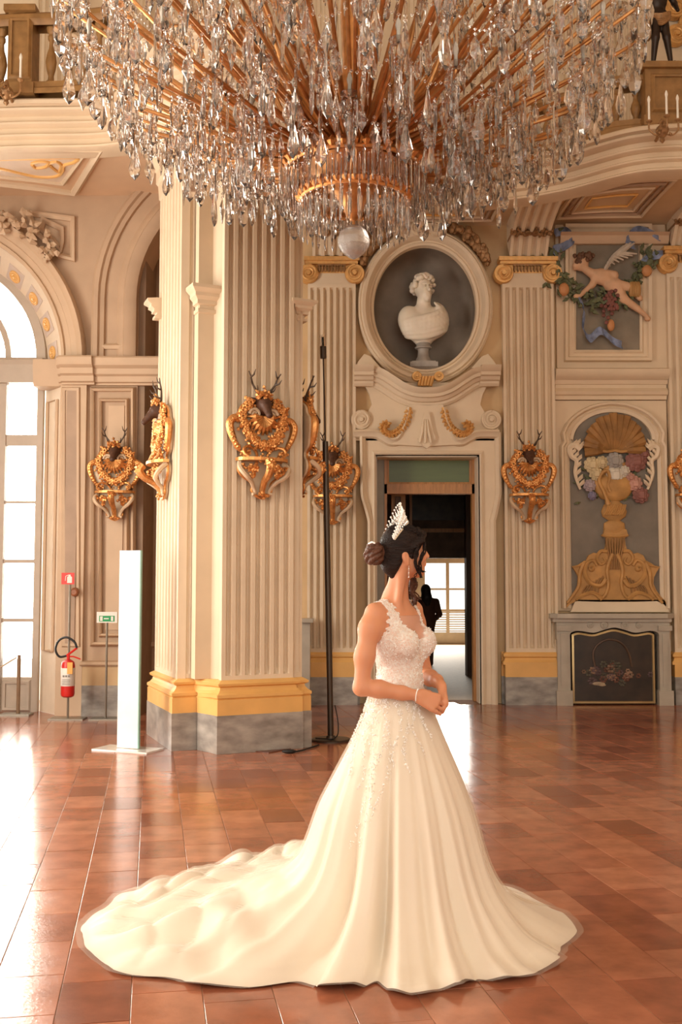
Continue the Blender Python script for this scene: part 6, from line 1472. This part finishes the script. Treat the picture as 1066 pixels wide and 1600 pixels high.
def sheer(name, col, op, rough=.7):
    m = bpy.data.materials.new(name); m.use_nodes = True; nt = m.node_tree; N = nt.nodes; L = nt.links
    t = N.new('ShaderNodeBsdfTransparent'); d = N.new('ShaderNodeBsdfDiffuse'); d.inputs['Color'].default_value = (*col, 1); tr = N.new('ShaderNodeBsdfTranslucent'); tr.inputs['Color'].default_value = (*col, 1)
    ra = N.new('ShaderNodeValue'); ra.outputs[0].default_value = op
    a = N.new('ShaderNodeMixShader'); a.inputs[0].default_value = .35; L.new(d.outputs[0], a.inputs[1]); L.new(tr.outputs[0], a.inputs[2])
    x = N.new('ShaderNodeMixShader'); L.new(ra.outputs[0], x.inputs[0]); L.new(t.outputs[0], x.inputs[1]); L.new(a.outputs[0], x.inputs[2]); L.new(x.outputs[0], N['Material Output'].inputs['Surface']); return m
SHEER = sheer('sheer_nude_tulle', (.90, .74, .64), .35)
def bodice(grow, region, name, m_):
    S = SDF((-.24, -.24, 1.0), (.24, .24, 1.52), .004); torso(S, grow)
    sl, X, Y, Z = S._loc(S.lo, S.lo + S.n * S.h); A = X * rt.x + Y * rt.y + 0 * Z; Bf = X * fw.x + Y * fw.y + 0 * Z; C_ = Z + 0 * A
    S.f = np.maximum(S.f, region(A, Bf, C_)); V, Q = S.nets(); np_obj(name, V + np.array(BO, np.float32), Q, m_, bride); return V
def reg_lace(A, Bf, C_):
    ab = np.abs(A); wav = .006 * np.sin(C_ * 190) + .005 * np.sin(A * 240 + Bf * 150)
    top = np.where(Bf > -.01, 1.285 + np.clip(ab, 0, .075) * 1.05, 1.36) + wav
    top = np.where(ab > .118, np.minimum(top, 1.335), top)
    body = C_ - top
    strap = np.maximum(np.maximum(.082 - ab, ab - .128), 1.30 - C_) + wav
    arm = np.maximum(ab - .150, -10)
    return np.minimum(np.maximum(body, arm * .0 - 1), strap)
VL = bodice(.0065, reg_lace, 'bodice', LACE)
bodice(.0035, lambda A, Bf, C_: np.maximum(np.maximum(C_ - np.where(Bf > 0, 1.405, 1.40), np.abs(A) - .125), 1.25 - C_), 'illusion_neckline', SHEER)
# beaded lace sprays on the bodice
BEAD = mat('pearl_white_bead', (.93, .90, .85), .25, var=.03, spec=.8)
def sprays(V, n, name, size, sel=None):
    mb = MB(); idx = hr.sample(range(len(V)), min(len(V), n))
    for i in idx:
        p = Vector(V[i].tolist()) + BO
        if sel and not sel(p): continue
        d = Vector((hr.uniform(-1, 1), hr.uniform(-1, 1), hr.uniform(-1, 1))); s_ = hr.uniform(.6, 1.3) * size
        R_ = d.to_track_quat('X', 'Z').to_matrix(); mb.ell(p, (s_ * 1.9, s_ * .6, s_ * .7), 5, 4, R_)
    return mb.build(name, BEAD, bride, kind='stuff')
sprays(VL, 2600, 'lace_beading', .0030)
# ---- skirt with train
SAT = mat('ivory_satin', (.86, .77, .64), .5, var=0, sheen=.3)
hem_px = [(900, 1450), (880, 1482), (862, 1506), (822, 1528), (776, 1533), (722, 1536), (690, 1548), (640, 1557), (606, 1548), (560, 1541), (490, 1545), (420, 1547), (340, 1541), (250, 1532), (182, 1520), (140, 1498), (124, 1468), (134, 1450), (160, 1424), (190, 1403), (250, 1379), (292, 1372), (335, 1357), (380, 1345), (416, 1338), (452, 1346), (500, 1348), (600, 1356), (700, 1368), (780, 1385), (846, 1412)]
pol = []
for p in hem_px: q = fl(*p) - BO; pol.append((math.atan2(q.y, q.x) % (2 * PI), math.hypot(q.x, q.y)))
pol.sort(); pa_ = np.array([p[0] for p in pol]); pr__ = np.array([p[1] for p in pol]); pa_ = np.concatenate([pa_[-3:] - 2 * PI, pa_, pa_[:3] + 2 * PI]); pr__ = np.concatenate([pr__[-3:], pr__, pr__[:3]])
def skirt(name, m_, grow, hemadd, NF=720, NR=120, wave=1.0):
    ph = np.linspace(0, 2 * PI, NF, endpoint=False); R_ = np.interp(ph, pa_, pr__) + hemadd
    far_ = np.clip((R_ - .95) / .5, 0, 1)
    fold = .55 * np.sin(9 * ph + .6) + .5 * np.sin(14 * ph + 2.1 + .5 * np.sin(3 * ph)) + .35 * np.sin(23 * ph + 1.0) + .22 * np.sin(37 * ph + .3)
    fold = np.sign(fold) * np.abs(fold) ** .8
    ridge = lambda c, w_: np.exp(-(((ph - math.radians(c) + PI) % (2 * PI) - PI) / w_) ** 2)
    fold = fold * (1 - .75 * np.maximum(ridge(10, .5), ridge(50, .5)))
    def saw(c, w_, s_=.018): d = (ph - math.radians(c) + PI) % (2 * PI) - PI; return np.exp(-np.clip(d, 0, None) / w_) / (1 + np.exp(-np.clip(d / s_, -40, 40))) 
    fold = fold * .45 + 2.2 * saw(241, .16) - 2.0 * ridge(233, .10) + 2.1 * saw(264, .24) - 1.9 * ridge(257, .055) + 1.4 * saw(285, .16) - .8 * ridge(280, .05) + 1.3 * saw(302, .2) - .8 * ridge(297, .05) + 1.2 * saw(214, .2) - .8 * ridge(208, .06)
    V = np.zeros((NR, NF, 3), np.float32)
    kf = .95 + .20 * np.clip((R_ - .8) / .6, 0, 1)
    # direction-dependent ellipse of the waist and hips
    cx_, sy_ = np.cos(ph), np.sin(ph); aa = cx_ * rt.x + sy_ * rt.y; bb = cx_ * fw.x + sy_ * fw.y
    def ell_r(ra, rb): return 1 / np.sqrt((aa / ra) ** 2 + (bb / rb) ** 2)
    w0 = ell_r(.128, .098) + grow; w1 = ell_r(.180, .150) + grow
    keys_r = [w0, (w0 + w1) / 2 + .004, w1 + .012, (.315 + grow) * kf ** .5, (.43 + grow) * kf, None, None, None]
    keys_z = [1.085, 1.02, .93, .60, .27, .105, .03, .006]
    k5 = .43 * kf + (R_ - .43 * kf) * .38; k6 = .43 * kf + (R_ - .43 * kf) * .74
    keys_r[5], keys_r[6], keys_r[7] = k5 + grow, k6 + grow, R_ + grow
    tk = np.array([0, .06, .16, .38, .60, .76, .90, 1.0]); ts = np.linspace(0, 1, NR)
    KR = np.array(keys_r); KZ = np.array(keys_z)
    def crom(K, t):
        i = int(np.clip(np.searchsorted(tk, t, 'right') - 1, 0, len(tk) - 2)); h = tk[i + 1] - tk[i]; u_ = (t - tk[i]) / h
        m0 = (K[i + 1] - K[i - 1]) / (tk[i + 1] - tk[i - 1]) * h if i > 0 else (K[i + 1] - K[i]); m1 = (K[i + 2] - K[i]) / (tk[i + 2] - tk[i]) * h if i < len(tk) - 2 else (K[i + 1] - K[i])
        return (2 * u_ ** 3 - 3 * u_ ** 2 + 1) * K[i] + (u_ ** 3 - 2 * u_ ** 2 + u_) * m0 + (-2 * u_ ** 3 + 3 * u_ ** 2) * K[i + 1] + (u_ ** 3 - u_ ** 2) * m1
    for i, t in enumerate(ts):
        r = crom(KR, t); z = float(crom(KZ, t)) + np.zeros(NF)
        amp = .095 * np.clip((t - .06) / .6, 0, 1) ** 1.2 * (1 - .55 * far_ * np.clip((t - .6) / .3, 0, 1)) * wave
        r = r * (1 + amp * fold * (1 - .35 * np.clip((t - .85) / .15, 0, 1)))
        x = BO.x + r * cx_; y = BO.y + r * sy_
        # wrinkles of the cloth lying on the floor
        lay = np.clip((t - .62) / .16, 0, 1) * np.clip((1.0 - t) / .10, .12, 1)
        wr_ = .5 + .5 * np.sin(9 * x + 5 * np.sin(4 * y + 1) + 2 * np.sin(7 * x - 5 * y)); wr2 = .5 + .5 * np.sin(17 * y + 4 * np.sin(5 * x) + 3 * x)
        wr3 = np.abs(np.sin(13 * x + 9 * y + 2.5 * np.sin(6 * y - 3 * x))) ** .5; wr4 = np.abs(np.sin(6 * x - 15 * y + 3 * np.sin(5 * x + 1.3) + 1.5 * np.sin(11 * y))) ** .6; ins = (.022 + .030 * far_) * lay * wr_ + .040 * far_ * lay * wr2 - .035 * far_ * lay * (1 - wr3) - .022 * far_ * lay * (1 - wr4) + .025 * far_ * lay
        edge = .022 * np.clip((t - .8) / .2, 0, 1) * (1 - far_) * np.clip(fold, 0, 1.5)
        z = np.maximum(z * (1 + .25 * far_ * np.clip((t - .55) / .2, 0, 1) * (1 - np.clip((t - .8) / .2, 0, 1))) + ins + edge, .004) + grow * .5
        V[i, :, 0] = x; V[i, :, 1] = y; V[i, :, 2] = z
    idx = np.arange(NR * NF).reshape(NR, NF); q = np.stack([idx[:-1], np.roll(idx[:-1], -1, 1), np.roll(idx[1:], -1, 1), idx[1:]], -1).reshape(-1, 4)[:, ::-1]
    np_obj(name, V.reshape(-1, 3), q, m_, bride); return V.reshape(-1, 3)
VS = skirt('skirt', SAT, 0.0, 0.0)
TUL = sheer('ivory_tulle', (.93, .86, .76), .26)
skirt('tulle_overlay', TUL, .009, .022, wave=1.0)
# lace sprays trailing down the skirt front
sel = []
for k, (a0, ln) in enumerate([(198, .30), (212, .36), (226, .40), (240, .62), (252, .52), (264, .30), (276, .34), (290, .26), (306, .22), (186, .22), (233, .66), (246, .40)]):
    for j in range(95):
        t = hr.random() ** 1.25; a = math.radians(a0 + 5 * math.sin(t * 7 + k) + hr.gauss(0, 2.6 * (1.1 - t))); zz = 1.075 - ln * t
        sel.append((a % (2 * PI), zz))
VSg = VS.reshape(120, 720, 3); mb = MB()
for a, zz in sel:
    j = int(a / (2 * PI) * 720) % 720; col = VSg[:, j]; i = int(np.argmin(np.abs(col[:76, 2] - zz))); p = Vector(col[i].tolist()); o_ = (p - BO); o_.z = 0; o_.normalize()
    p = p + o_ * .011 + Vector((0, 0, (zz - p.z) * .9)); d = Vector((hr.uniform(-1, 1), hr.uniform(-1, 1), hr.uniform(-1.4, 1))); s_ = hr.uniform(.0018, .0040)
    mb.ell(p, (s_ * 2.1, s_ * .7, s_ * .8), 5, 4, d.to_track_quat('X', 'Z').to_matrix())
mb.build('skirt_beading', BEAD, bride, kind='stuff')
